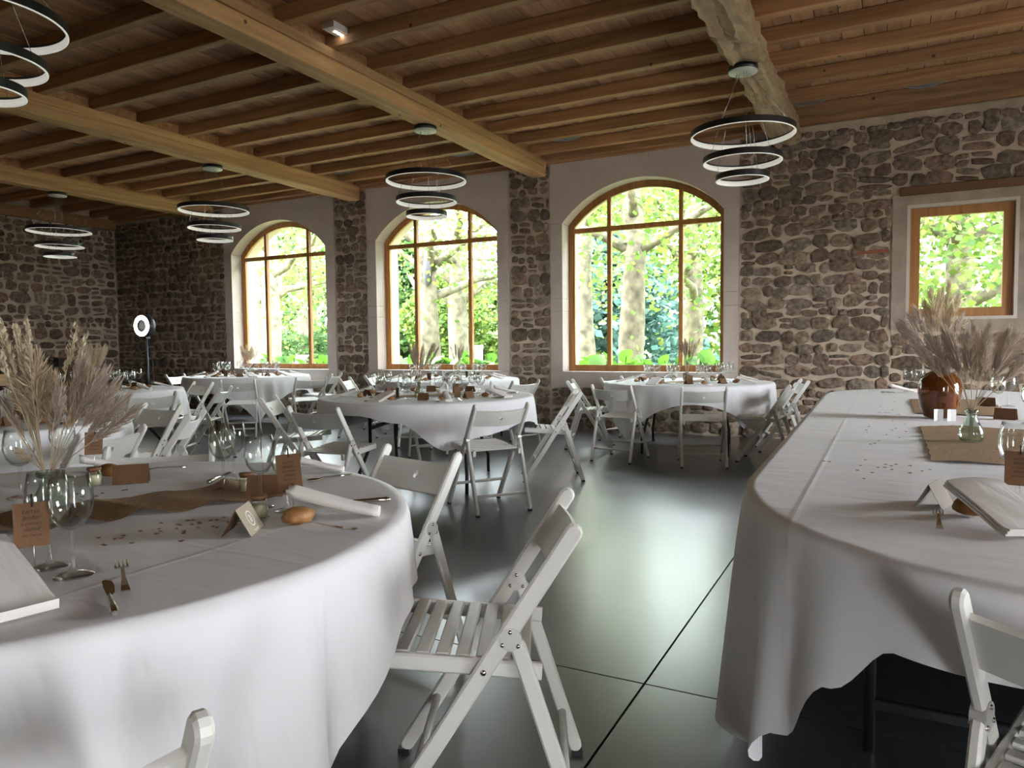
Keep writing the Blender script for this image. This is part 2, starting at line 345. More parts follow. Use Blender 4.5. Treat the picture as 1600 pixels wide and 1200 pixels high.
def arch_outline(c, ins, n=20, zb=ZB):
    hw = HW-ins; R = RA-ins; zi = zc0+sqrt(R*R-hw*hw); a0 = math.asin(hw/R)
    return [(c-hw, zb+ins), (c-hw, zi)]+[(c+R*sin(-a0+2*a0*k/n), zc0+R*cos(-a0+2*a0*k/n)) for k in range(1, n)]+[(c+hw, zi), (c+hw, zb+ins)]
def arch_z(x, ins): R = RA-ins; return zc0+sqrt(R*R-x*x)
def ring_prism(mb, o, i, y0, y1):
    n = len(o); vs = [(p[0], y, p[1]) for y in (y0, y1) for P in (o, i) for p in P]; fs = []
    for k in range(n):
        a, b = k, (k+1) % n
        fs += [(a, b, n+b, n+a), (2*n+a, 3*n+a, 3*n+b, 2*n+b), (a, 2*n+a, 2*n+b, b), (n+a, n+b, 3*n+b, 3*n+a)]
    mb.add(vs, fs)
for wi, c in enumerate(WC):
    w = struct('window_%d' % (wi+1)); g = .002
    ya, yb = D-.008, D+TH+.03
    def blk(x0, x1, z0, z1, nm='stone_block'): MB().prism([(c+x0+g, z0+g), (c+x1-g, z0+g), (c+x1-g, z1-g), (c+x0+g, z1-g)], ya, yb).build(nm, MT['ashlar'], w)
    blk(-SB, SB, .578, ZB, 'sill_block')
    for s in (-1, 1):
        for z0, z1 in ((ZB, 1.64), (1.64, 1.81), (1.81, ZI)):
            blk(*sorted((s*SB, s*HW)), z0, z1)
        a0 = math.asin(HW/RA); ak = .075
        arc = [(c+s*RA*sin(a0+(ak-a0)*k/14), zc0+RA*cos(a0+(ak-a0)*k/14)) for k in range(15)]
        MB().prism([(c+s*(SB-g), ZI+g), (c+s*HW, ZI+g)]+arc+[(c+s*(.145), ZTOP), (c+s*(SB-g), ZTOP)], ya, yb).build('arch_block', MT['ashlar'], w)
    arc = [(c+RA*sin(-.072+.144*k/4), zc0+RA*cos(-.072+.144*k/4)) for k in range(5)]
    MB().prism(arc+[(c+.142, ZTOP), (c-.142, ZTOP)], ya-.002, yb).build('keystone', MT['ashlar'], w)
    y0, y1 = D+.22, D+.29
    fr = MB(); ring_prism(fr, arch_outline(c, -.005), arch_outline(c, .065), y0, y1); ring_prism(fr, arch_outline(c, .05), arch_outline(c, .085), y0+.012, y1-.012)
    fr.build('frame', MT['frame'], w)
    zt = 2.755
    MB().box(c-HW+.06, c+HW-.06, y0+.002, y1-.002, zt-.032, zt+.032).build('transom', MT['frame'], w)
    for s in (-1, 1):
        x = c+s*.495
        m = MB().box(x-.028, x+.028, y0+.005, y1-.005, ZB+.06, zt-.03); m.box(x-.026, x+.026, y0+.005, y1-.005, zt+.03, arch_z(s*.495, .06)); m.build('mullion', MT['frame'], w)
    xsb = [-HW+.08, -.495, .495, HW-.08]
    for k in range(3):
        a, b = c+xsb[k], c+xsb[k+1]
        MB().box(a, b, D+.25, D+.262, ZB+.08, zt-.03).build('pane', MT['pane'], w)
        top = [(a+(b-a)*q/8, arch_z(a+(b-a)*q/8-c, .075)) for q in range(8, -1, -1)]
        MB().prism([(a, zt+.03), (b, zt+.03)]+top, D+.25, D+.262).build('pane', MT['pane'], w)
w = struct('window_4'); x0, x1, z0, z1 = W4
fr = MB(); o = lambda i: [(x0+i, z0+i), (x0+i, z1-i), (x1-i, z1-i), (x1-i, z0+i)]
ring_prism(fr, o(.02), o(.115), D+.07, D+.14); fr.build('frame', MT['frame'], w)
MB().box(x0+.1, x1-.1, D+.10, D+.112, z0+.1, z1-.1).build('pane', MT['pane'], w)
rv = MB(); ring_prism(rv, o(-.015), o(.018), D-.006, D+TH); rv.build('reveal', mat('white_reveal', (.62,.56,.48), .9), w)

# --- stones: irregular rubble, one shape each, laid in rough courses
def stone_proto(seed):
    r = random.Random(seed); n = 10; out = []
    for k in range(n):
        a = 2*pi*(k+r.uniform(-.25, .25))/n; e = r.uniform(2.2, 5.0)
        rr = .5/((abs(cos(a))**e+abs(sin(a))**e)**(1/e))*r.uniform(.80, 1.03); out.append((rr*cos(a), rr*sin(a)))
    vs = [(x, 0, z) for x, z in out]+[(x*.95, -.75, z*.95) for x, z in out]+[(x*.66+r.uniform(-.04,.04), -1.0+r.uniform(-.12,.12), z*.66+r.uniform(-.04,.04)) for x, z in out]+[(r.uniform(-.08,.08), -1.0+r.uniform(-.15,.1), r.uniform(-.08,.08))]
    fs = [(j*n+k, j*n+(k+1) % n, (j+1)*n+(k+1) % n, (j+1)*n+k) for j in range(2) for k in range(n)]+[(2*n+k, 2*n+(k+1) % n, 3*n) for k in range(n)]
    m = MB(); m.add(vs, fs, True); return m
PROTO = [stone_proto(100+i) for i in range(20)]
PMESH = [p.mesh('stone', MT['stone']) for p in PROTO]
def lay(u0, u1, z0, z1, seed, hmin, hmax, wf=(1.0, 2.1), gap=.020):
    r = random.Random(seed); out = []; z = z0
    while z < z1-.03:
        h = min(r.uniform(hmin, hmax), z1-z); u = u0
        if z1-(z+h) < .05: h = z1-z
        while u < u1-.02:
            wd = h*r.uniform(*wf)
            if u+wd > u1-.07: wd = u1-u
            if wd > .05:
                if h > .13 and r.random() < .22:      # two thin ones instead of one
                    s = r.uniform(.4, .6)
                    out += [(u+wd/2, z+h*s/2, wd-gap, h*s-gap), (u+wd/2, z+h*s+h*(1-s)/2, wd-gap, h*(1-s)-gap)]
                else: out.append((u+wd/2+r.uniform(-.012,.012), z+h/2+r.uniform(-.02,.02), wd-gap*r.uniform(-.2,1.7), h-gap*r.uniform(-.6,1.5)))
            u += wd
        z += h
    return [s for s in out if s[2] > .03 and s[3] > .03]
def place(parent, lst, xf, seed, limit=300):
    """lst: (weight, u, z, w, h) ; xf(u,z)->(loc, rotz)"""
    r = random.Random(seed); lst.sort(key=lambda s: -s[0]); rest = MB()
    for i, (wt_, u, z, w_, h_) in enumerate(lst):
        k = r.randrange(len(PROTO)); tilt = r.gauss(0, .10); dep = r.uniform(.012, .045); sx = r.choice((-1, 1))
        loc, rz = xf(u, z); k_ = 1.13 if loc[0] > -1.7 else 1.05
        if i < limit:
            o = obj('stone', PMESH[k], parent); o.location = loc; o.rotation_euler = (0, tilt, rz); o.scale = (w_*k_*sx, dep, h_*k_)
        else:
            Mx = Matrix.Translation(loc) @ Matrix.Rotation(rz, 4, 'Z') @ Matrix.Rotation(tilt, 4, 'Y') @ Matrix.Diagonal((w_*k_, dep, h_*k_, 1))
            rest.add([Mx @ Vector(v) for v in PROTO[k].v], PROTO[k].f, True)
    if rest.v: tag(rest.build('stones_beyond', MT['stone'], parent), kind='stuff')
L_ = []
secs = [(XL+.02, WC[0]-SB-.02, 0, ZC-.2, .10, .19), (WC[0]+SB+.02, WC[1]-SB-.02, 0, ZC-.2, .11, .2), (WC[1]+SB+.02, WC[2]-SB-.02, 0, ZC-.2, .11, .2),
        (WC[0]-SB, WC[0]+SB, 0, .57, .11, .2), (WC[1]-SB, WC[1]+SB, 0, .57, .11, .2), (WC[2]-SB, WC[2]+SB, 0, .57, .13, .25),
        (WC[2]+SB+.02, .02, 0, ZC-.2, .085, .17), (.02, 2.6, 0, 1.27, .1, .19), (.02, 2.6, 2.89, ZC-.2, .1, .2), (1.46, 2.6, 1.27, 2.8, .1, .2)]
for i, (a, b, z0, z1, h0, h1) in enumerate(secs):
    wf_ = (.9, 2.3) if i >= 6 else (.8, 1.7)
    for u, z, w_, h_ in lay(a, b, z0, z1, 40+i, h0, h1, wf_):
        d = sqrt(u*u+D*D); vis = 1 if (z > .75 or -4.6 < u < -3.4) else .15
        if u > 1.5: vis *= .05
        L_.append((w_*h_/d**2*D/d*vis, u, z, w_, h_))
place(wback, L_, lambda u, z: ((u, f0+.004, z), 0), 3)
L_ = []
for u, z, w_, h_ in lay(5.2, D-.0, 0, ZC-.28, 77, .11, .24, (.9, 2.0), .03):
    d = sqrt(u*u+XL*XL); L_.append((w_*h_*(1 if z > .8 else .3)*(1 if u > 6.9 else .1), u, z, w_, h_))
place(wleft, L_, lambda u, z: ((XL-.024, u, z), pi/2), 5)
# an old brick course beside the small window
MB().bar((-.33, D+.004, 2.19), (.0, D+.004, 2.2), .05, .03, (0,0,1)).build('brick', mat('old_brick', (.33,.10,.055), .9, bump=.4, bscale=30), wback)

# --- ceiling: planks, joists, beams
ceil = struct('ceiling')
MB().box(XL-.4, XR+.4, YB-.4, D+TH, ZC+.03, ZC+.15).build('deck', MT['grout'], ceil)
r = random.Random(5); x = XL
while x < XR:
    wd = r.choice((.145, .16, .175, .2)); x1 = min(x+wd, XR)
    o = MB().box(-(x1-x)/2+.003, (x1-x)/2-.003, YB, D+.02, 0, .028).build('plank', MT['plank'], ceil); o.location = ((x+x1)/2, 0, ZC+r.uniform(-.003, .003)); x = x1
BEAMS = [(-10.93, .24), (-7.62, .24), (-4.36, .235), (-1.09, .27), (2.2, .25)]
def rough_beam(w_, z0, z1, amp, seed, seg=70):
    r = random.Random(seed); m = MB(); n = 12; vs = []
    prof = [(-w_/2, z1), (-w_/2, z0+.07), (-w_/2, z0+.02), (-w_/2+.02, z0), (-.03, z0), (.03, z0), (w_/2-.02, z0), (w_/2, z0+.02), (w_/2, z0+.07), (w_/2, z1)]
    n = len(prof); ph = [r.uniform(0, 6) for _ in range(n)]
    for i in range(seg+1):
        y = YB+(D-.03-YB)*i/seg
        for k, (a, b) in enumerate(prof):
            q = amp*(sin(y*2.1+ph[k])*.5+sin(y*5.3+2*ph[k])*.3+r.uniform(-.5, .5)); q2 = amp*(sin(y*1.7+3*ph[k])*.4+r.uniform(-.5, .5))
            vs.append((a+q, y, b+(q2 if b < z1 else 0)))
    m.add(vs, [(i*n+k, i*n+k+1, (i+1)*n+k+1, (i+1)*n+k) for i in range(seg) for k in range(n-1)]+[tuple(range(n)), tuple(range(seg*n+n-1, seg*n-1, -1))], False)
    return m
for i, (bx, bw) in enumerate(BEAMS):
    old = i == 3
    b = rough_beam(bw, 3.5, 3.715, .034 if old else .005, 20+i, 130 if old else 70).build('beam', MT['oldbeam' if old else 'beam'], ceil); b.location = (bx, 0, 0)
    bl = MB().box(-.07, .07, YB, D, 3.71, ZC).build('beam_blocking', MT['joist'], ceil); bl.location = (bx, 0, 0)
    if not old:
        st = MB().box(-.015, .015, YB, D-.1, 3.62, 3.70).build('beam_cleat', MT['beam'], ceil); st.location = (bx+bw/2+.012, 0, 0)
XJ = [XL]+[b[0] for b in BEAMS]+[XR]
yj = [D-.06]+[8.87-.563*k for k in range(23)]
r = random.Random(9)
for si in range(len(XJ)-1):
    a, b = XJ[si]+(.06 if si else 0), XJ[si+1]-.06; ln = b-a; mid = (a+b)/2
    me = None
    for y in yj:
        if me is None: me = MB().bar((-ln/2, 0, .0645), (ln/2, 0, .0645), .09, .127, (0,0,1), .06).mesh('joist', MT['joist'])
        o = obj('joist', me, ceil); o.location = (mid, y+r.uniform(-.015, .015), ZC-.129); o.rotation_euler = (0, 0, r.uniform(-.004, .004))
MB().box(XL-.02, XL+.07, YB, D, 3.52, 3.71).build('wall_plate', MT['joist'], ceil)
MB().box(XL+.1, -1.6, D-.03, D+.015, 3.66, 3.72).build('wall_plate', MT['joist'], ceil)
for i, x in enumerate((-.82, .31, -3.70, -5.24, -7.41)):
    s = thing('ceiling_speaker', 'round grey speaker in the ceiling planks %s' % ('over the stone wall beside the old beam', 'above the small square window', 'above the right arched window', 'above the middle arched window', 'above the left arched window')[i], 'speaker', (x, 8.62, ZC-.02), 0, 'round ceiling speakers')
    MB().lathe([(0, 0), (.19, 0), (.2, .004), (.2, .022)], 32).build('grille', MT['grey'], s); MB().lathe([(.195, -.003), (.215, -.003), (.215, .02), (.195, .02)], 32, closed=True).build('rim', mat('grey_rim', (.33,.33,.32), .5), s)
e = thing('emergency_light', 'white emergency light with four bright leds between the joists', 'emergency light', (-4.10, 4.86, ZC-.05), rad(90))
MB().box(-.15, .15, -.06, .06, 0, .05).build('housing', mat('white_plastic', (.75,.75,.73), .4), e)
for k in range(4): MB().lathe([(0, -.006), (.011, -.004), (.012, 0)], 10, (-.06+.04*k, 0, 0)).build('led', MT['led'], e)

# --- chandeliers
def chandelier():
    t = thing('ring_chandelier', '', 'chandelier')
    MB().lathe([(0, 0), (.115, 0), (.12, .008), (.12, .05), (0, .05)], 32).build('canopy', mat('pale_canopy', (.55,.55,.5), .4), t)
    MB().lathe([(.1205, .012), (.1225, .012), (.1225, .05), (.1205, .05)], 32, closed=True).build('canopy_band', MT['black'], t)
    for R_, z in ((.43, -.5), (.325, -.72), (.22, -.87)):
        g = MB().lathe([(R_-.014, z+.025), (R_, z+.025), (R_, z-.02), (R_-.003, z-.025), (R_-.014, z+.017)], 64, closed=True, smooth=False).build('ring', MT['black'], t)
        MB().lathe([(R_-.0145, z+.012), (R_-.0145, z-.022), (R_-.012, z-.028), (R_-.002, z-.028), (R_-.002, z-.018), (R_-.012, z+.012)], 64, closed=True).build('diffuser', MT['diff'], g)
    for j, (R_, z) in enumerate(((.42, -.475), (.315, -.695), (.21, -.845))):
        for k in range(3):
            a = 2*pi*k/3+.5*j+.3
            MB().tube([(.05*cos(a), .05*sin(a), .0), (R_*cos(a), R_*sin(a), z)], .0017, 4).build('wire', MT['steel'], t)
    return t
cz = 3.5-.05
ch0 = chandelier(); freeze(ch0)
spots = [((-1.12, 6.46), 'three ring chandelier under the rough old beam, nearest the stone wall'), ((-4.40, 6.55), 'three ring chandelier hanging in front of the middle arched window'),
         ((-7.70, 6.6), 'three ring chandelier hanging left of the left arched window'), ((-11.0, 6.6), 'three ring chandelier farthest left before the dark stone corner'), ((-4.36, 2.22), 'three ring chandelier cut by the top left corner of the photo')]
for i, ((x, y), lb) in enumerate(spots):
    o = ch0 if i == 0 else copy_tree(ch0)
    o.location = (x, y, cz); o['label'] = lb; o['group'] = 'ring chandeliers'; o.rotation_euler = (0, 0, i*.7)

# ------------------------------------------------------------------ the garden
rng = np.random.default_rng(4)
tag(MB().box(-120, 90, D+TH+.05, 160, -.35, -.25).build('lawn', MT['lawn']), 'sunlit lawn beyond the windows', 'lawn', kind='structure')
gm_ = mat('gravel', (.22,.20,.17), .95, bump=.5, bscale=30, var=.2, vscale=20); gr_ = MB(); gr_.box(-120, XL-.45, -80, D+TH+.05, -.35, -.25); gr_.box(XR+.45, 90, -80, D+TH+.05, -.35, -.25); gr_.box(XL-.45, XR+.45, -80, YB-.45, -.35, -.25)
tag(gr_.build('unseen_ground', gm_), kind='structure')  # out of view, added to stop sky light coming from below the horizon
def leaf_quads(P, size, flat=.5):
    n = len(P); d = rng.normal(size=(n, 3)); d[:, 2] = d[:, 2]*flat-.25; d /= np.linalg.norm(d, axis=1)[:, None]
    e = rng.normal(size=(n, 3)); e = np.cross(d, e); e /= np.linalg.norm(e, axis=1)[:, None]
    s = size*rng.uniform(.6, 1.3, n)[:, None]
    return np.stack([P-d*s*.5, P+e*s*.42, P+d*s*.55, P-e*s*.42], 1)
def tree(label, x, y, h, r, lean=(0, 0), nl=2600, crown=(3.0, 2.4), zb=3.2, lsize=.11, low=True, seed=0, name='plane_tree', leafmat='leaf', branches=6):
    rr = random.Random(seed); t = thing(name, label, 'tree', (x, y, -.25), 0, 'trees in the garden')
    pts = [(lean[0]*k/8*h+.05*sin(k*1.3+seed), lean[1]*k/8*h+.05*cos(k*1.7+seed), h*k/8) for k in range(9)]
    tr = MB().tube(pts, [r*(1.35 if k == 0 else 1.08-.055*k)*(1+.05*sin(k*2.1+seed)) for k in range(9)], 16)
    tops = []
    trk = tr.build('trunk', MT['bark'], t)
    for b in range(branches):
        k = rr.choice((4, 5, 6, 7, 8)); p = Vector(pts[k]); a = 2*pi*b/branches+rr.uniform(-.4, .4); ln = crown[0]*rr.uniform(.6, 1.05)
        q = [p]
        for s in range(1, 6): q.append(p+Vector((cos(a)*ln*s/5, sin(a)*ln*s/5, (.35*s-.03*s*s)*rr.uniform(.7, 1.2)))); a += rr.uniform(-.25, .25)
        MB().tube(q, [r*.42*(1-.15*s) for s in range(6)], 9).build('branch', MT['bark'], t); tops += q[2:]
    tops += [Vector(pts[8])+Vector((0, 0, .8))]
    C = np.array([tuple(p) for p in tops]); idx = rng.integers(0, len(C), nl)
    P = C[idx]+rng.normal(size=(nl, 3))*np.array([.75, .75, .55])*crown[1]/2.0
    if low: P[:, 2] -= rng.exponential(.35, nl)*(rng.random(nl) < .45)
    P = P[(P[:, 1]+y > D+TH+.5) & (P[:, 2] > .9)]
    obj('foliage', quads('foliage', leaf_quads(P, lsize), MT[leafmat]), t)
    return t
trees = [  # label, x, y, height, radius, kwargs
    ('pale plane trunk seen through the left window, thick one', -14.3, 14.0, 5.2, .27, dict(seed=1, lean=(-.01, 0))),
    ('slim pale trunk at the left pane of the left window', -17.2, 16.3, 5.5, .2, dict(seed=2, nl=2600)),
    ('darker trunk behind the clipped bush in the left window', -19.2, 20.3, 5.5, .22, dict(seed=3, nl=3800)),
    ('hollow plane tree with a dark cavity in the middle window', -9.5, 14.1, 5.0, .28, dict(seed=4, nl=800, zb=4)),
    ('forked plane tree with wide boughs in the middle window', -9.95, 16.2, 4.0, .30, dict(seed=5, nl=900, branches=7)),
    ('two leaning pale trunks at the left of the right arched window, nearer one', -5.65, 14.4, 5.0, .2, dict(seed=6, lean=(-.02, 0), nl=2600)),
    ('two leaning pale trunks at the left of the right arched window, farther one', -6.85, 16.4, 5.2, .2, dict(seed=7, lean=(-.03, 0), nl=2400)),
    ('big mottled plane trunk in the centre of the right arched window', -4.0, 12.4, 4.8, .235, dict(seed=8, nl=4200, crown=(3.4, 2.8))),
    ('plane trunk behind the right mullion of the right arched window', -3.9, 16.4, 4.6, .25, dict(seed=9, nl=1800)),
    ('leafy tree filling the small square window', 1.1, 14.5, 4.0, .25, dict(seed=10, nl=15000, crown=(3.0, 4.2), leafmat='leaf', lsize=.12, branches=9)),
]
for lb, x, y, h, r_, kw in trees: tree(lb, x, y, h, r_, **kw)
hol = MB().lathe([(0, 0), (.13, .1), (.15, .45), (.10, .8), (.02, 1.15)], 12).build('hollow', MT['black'], [o for o in bpy.data.objects if o.name.startswith('plane_tree') and o['label'].startswith('hollow')][0])
hol.location = (.20, -.27, 2.75); hol.scale = (.8, .35, .9)
def shrub(name, label, cat, x, y, rx, ry, rz, nl, lsize, m, zc=None, group=None):
    t = thing(name, label, cat, (x, y, -.25), 0, group); zc = rz if zc is None else zc
    u = rng.normal(size=(nl, 3)); u /= np.linalg.norm(u, axis=1)[:, None]; lob = 1+.13*np.sin(5*u[:, 0]+x)+.13*np.sin(6*u[:, 2]+y)+.1*np.sin(7*u[:, 1])
    P = u*(rng.uniform(.55, 1, nl)**.5*lob)[:, None]*np.array([rx, ry, rz])+np.array([0, 0, zc]); P = P[P[:, 2] > .02]
    obj('foliage', quads('foliage', leaf_quads(P, lsize), MT[m]), t)
    MB().tube([(0, 0, 0), (0, 0, zc)], [.12*rx/2+.03, .05], 8).build('stem', MT['bark'], t)
    return t
shrub('clipped_bush', 'round clipped dark green bush in the left window', 'bush', -19.6, 20.5, 1.7, 1.2, .95, 7000, .12, 'leaf_dark')
for i, (x, y, rx, rz, m, lb) in enumerate([(-26, 30, 5.5, 4.5, 'leaf_dark', 'dense far tree filling the left window behind the trunks'), (-33, 36, 6, 5.5, 'leaf', 'pale far tree at the left edge of the left window'), (-20.5, 36, 3.2, 2.6, 'leaf', 'low rounded tree between the trunks of the middle window'),
        (-16.8, 26, 2.0, 2.3, 'leaf', 'bright bushy tree at the right of the middle window'), (-22.2, 30, 2.2, 4.0, 'leaf_dark', 'leafy hanging tree at the left pane of the middle window'), (-13.2, 34, 3.2, 5.5, 'leaf', 'tall far tree behind the pier of the right window'),
        (-3.4, 34, 3.2, 3.4, 'needle', 'hazy blue green tree at the right pane of the right arched window'), (2.5, 22, 4.2, 4.8, 'leaf', 'bright tree behind the small square window'), (-7.4, 32, 3.0, 5.2, 'leaf', 'tall leafy tree behind the cedar in the right arched window')]):
    shrub('garden_tree', lb, 'tree', x, y, rx, rx*.7, rz, 9000 if i in (0, 7) else 6500, .34 if y > 28 else .24, m, zc=rz*1.02, group='far garden trees')
# blue cedar with tiers of drooping boughs
t = thing('blue_cedar', 'blue green cedar with drooping layered boughs in the right arched window', 'tree', (-8.3, 23.5, -.25), 0, 'trees in the garden')
MB().tube([(0, 0, 0), (0, 0, 5.5)], [.3, .08], 10).build('trunk', MT['bark'], t)
Q = []
for tier in range(9):
    z = .7+tier*.55; R_ = 3.9*(1-tier/11)
    for k in range(11):
        a = 2*pi*k/11+tier*.6; n = 110; s = rng.uniform(.1, 1, n)
        P = np.stack([cos(a)*R_*s, sin(a)*R_*s, z+.25*np.sin(s*2.6)-.55*s*s], 1)+rng.normal(size=(n, 3))*np.array([.18, .18, .07]); Q.append(P)
obj('foliage', quads('foliage', leaf_quads(np.concatenate(Q), .30, .25), MT['needle']), t)
# stone gate post with a ball
g = thing('stone_post', 'low stone post topped by a ball in the left window', 'post', (-15.3, 15.9, -.25)); sm = mat('garden_stone', (.5,.46,.4), .9, bump=.3)
MB().box(-.14, .14, -.14, .14, 0, .9).build('shaft', sm, g); MB().lathe([(0, .9), (.1, .93), (.15, 1.03), (.13, 1.15), (0, 1.21)], 14).build('ball', sm, g)
g = thing('white_board', 'small white notice board behind the trunks of the middle window', 'sign', (-11.3, 19.2, -.25)); wp = mat('white_board', (.85,.85,.85), .6)
MB().box(-.35, .35, -.02, .02, .3, 1.35).build('panel', wp, g); MB().box(-.37, .37, -.03, .03, 1.33, 1.42).build('cap', mat('grey_cap', (.25,.27,.28), .6), g)
for s in (-1, 1): MB().box(s*.3-.03, s*.3+.03, -.02, .02, 0, .3).build('leg', wp, g)
# broad leaved plants along the foot of the windows
def broad_plant(i, x, y, h, label):
    t = thing('broad_leaf_plant', label, 'plant', (x, y, -.25), 0, 'plants under the windows'); rr = random.Random(i)
    m = MB(); st = MB()
    for k in range(11):
        a = rr.uniform(0, 2*pi); ln = rr.uniform(.08, .28); hz = h*rr.uniform(.72, 1.02); cx_, cy_ = cos(a)*ln, sin(a)*ln; s = rr.uniform(.085, .14); ti = rr.uniform(.3, 1.2); az = rr.uniform(0, 2*pi)
        R_ = Matrix.Rotation(az, 3, 'Z') @ Matrix.Rotation(ti, 3, 'X'); vs = [Vector((cx_, cy_, hz))]
        for q in range(9):
            b = 2*pi*q/9; vs.append(Vector((cx_, cy_, hz))+R_ @ Vector((s*cos(b), s*1.15*sin(b), .025*cos(2*b)+.02)))
        m.add(vs, [(0, 1+q, 1+(q+1) % 9) for q in range(9)], True); st.tube([(cx_*.2, cy_*.2, 0), (cx_, cy_, hz)], .008, 5)
    m.build('leaves', MT['bigleaf'], t); st.build('stalks', MT['bigleaf'], t)
k = 0
for wi, c in enumerate(WC):
    nm = ('left', 'middle', 'right')[wi]
    for j in range(9):
        f = -1.15+j*.27; k += 1; y = 10.45+.25*((j*7) % 3); x = (c+f)*y/D
        broad_plant(k, x, y, 1.13+.10*((j*5) % 4)/3, '%s bright broad leaved plant from the left outside the %s arched window' % (('first','second','third','fourth','fifth','sixth','seventh','eighth','ninth')[j], nm))

# ------------------------------------------------------------------ folding chairs
def chair_proto():
    t = thing('folding_chair', '', 'chair'); wm = MT['white']
    T, Ft, Hg, Rf = (-.25, .772), (.24, .012), (-.085, .515), (-.262, .012)
    at = lambda z: T[0]+(Ft[0]-T[0])*(T[1]-z)/(T[1]-Ft[1])
    for s in (-1, 1):
        y = s*.205
        MB().leg((T[0], y, T[1]), (Ft[0], y, Ft[1]), .041, .022).build('long_leg', wm, t)
        MB().leg((at(.50)-.030, y, .51), (Rf[0], y, Rf[1]), .037, .022).build('rear_leg', wm, t)
        MB().bar((.235, s*.178, .448), (-.165, s*.178, .420), .040, .020, (0,1,0), .25).build('seat_rail', wm, t)
        hp = MB(); hp.lathe([(0, -.0135), (.027, -.0135), (.027, .0135), (0, .0135)], 14, smooth=False)
        hpo = hp.build('hinge_plate', MT['zinc'], t); hpo.rotation_euler = (pi/2, 0, 0); hpo.location = (at(.51)-.012, y, .51)
        for dx, dz in ((-.018, -.014), (.018, -.012), (0, .018)):
            rv = MB().lathe([(0, -.0165), (.005, -.016), (.005, .016), (0, .0165)], 8).build('rivet', MT['cutlery'], hpo); rv.location = (dx, dz, 0)
        b = MB().lathe([(0, -.013), (.007, -.012), (.007, .012), (0, .013)], 8).build('bolt', MT['steel'], t); b.rotation_euler = (pi/2, 0, 0); b.location = (at(.432), s*.206, .432)
        for x in (Ft[0], Rf[0]): MB().box(x-.016, x+.016, y-.010, y+.010, 0, .014).build('foot_pad', MT['black'], t)
    for k in range(8):
        x = .212-.0475*k; z = .462-.0033*k
        o = MB().bar((0, -.169, 0), (0, .169, 0), .034, .013, (0,0,1), .3).build('slat', wm, t); o.location = (x, 0, z)
    MB().tube([(at(.17), -.2, .17), (at(.17), .2, .17)], .011, 8).build('stretcher', wm, t)
    xr = lambda z: Hg[0]+(Rf[0]-Hg[0])*(Hg[1]-z)/(Hg[1]-Rf[1])
    MB().tube([(xr(.13), -.2, .13), (xr(.13), .2, .13)], .011, 8).build('stretcher', wm, t)
    # backrest board: slightly curved, with a drop shaped finger hole
    dv = Vector((T[0]-Ft[0], 0, T[1]-Ft[1])).normalized(); nb = Vector((-dv.z, 0, dv.x)); B0 = Vector((at(.622), 0, .622)); hh = .125; hw = .197; th = .014
    pos = lambda u, v, s: B0+dv*(v*hh+.008*cos(u/hw*pi/2))+Vector((0, u, 0))+nb*(.030*cos(u/hw*pi/2)+s*th/2)
    m = MB()
    def patch(us, vs_):
        for s in (-1, 1):
            P = [pos(u, v, s) for v in vs_ for u in us]; n = len(us)
            m.add(P, [(j*n+i, j*n+i+1, (j+1)*n+i+1, (j+1)*n+i) for j in range(len(vs_)-1) for i in range(n-1)], True)
    lin = lambda a, b, n: [a+(b-a)*i/n for i in range(n+1)]
    c = .035; patch(lin(-hw, -c, 7), [0, 1]); patch(lin(c, hw, 7), [0, 1]); patch(lin(-c, c, 4), [0, .25]); patch(lin(-c, c, 4), [.8, 1])
    ho = []; sq = []
    for k in range(16):
        a = 2*pi*k/16+pi/4; rr_ = .013 if sin(a) < .2 else .013+.010*max(0, sin(a))**3
        ho.append((rr_*cos(a)*(1 if sin(a) < .5 else .55), .50+rr_*sin(a)/hh))
        q = max(abs(cos(a)), abs(sin(a))); sq.append((c*cos(a)/q, .525+.275*sin(a)/q))
    for s in (-1, 1): m.add([pos(*p, s) for p in ho+sq], [(i, (i+1) % 16, 16+(i+1) % 16, 16+i) for i in range(16)], True)
    m.add([pos(*p, s) for s in (-1, 1) for p in ho], [(i, (i+1) % 16, 16+(i+1) % 16, 16+i) for i in range(16)], True)
    for v in (0, 1):
        us = lin(-hw, hw, 16); P = [pos(u, v, s) for s in (-1, 1) for u in us]; m.add(P, [(i, i+1, 17+i+1, 17+i) for i in range(16)], True)
    for u in (-hw, hw): m.add([pos(u, 0, -1), pos(u, 1, -1), pos(u, 1, 1), pos(u, 0, 1)], [(0, 1, 2, 3)])
    me = bpy.data.meshes.new('backrest'); me.from_pydata(m.v, [], m.f); me.materials.append(wm)
    bm = bmesh.new(); bm.from_mesh(me); bmesh.ops.remove_doubles(bm, verts=bm.verts, dist=.0003); bmesh.ops.recalc_face_normals(bm, faces=bm.faces); bm.to_mesh(me); bm.free()
    obj('backrest', me, t)
    return t
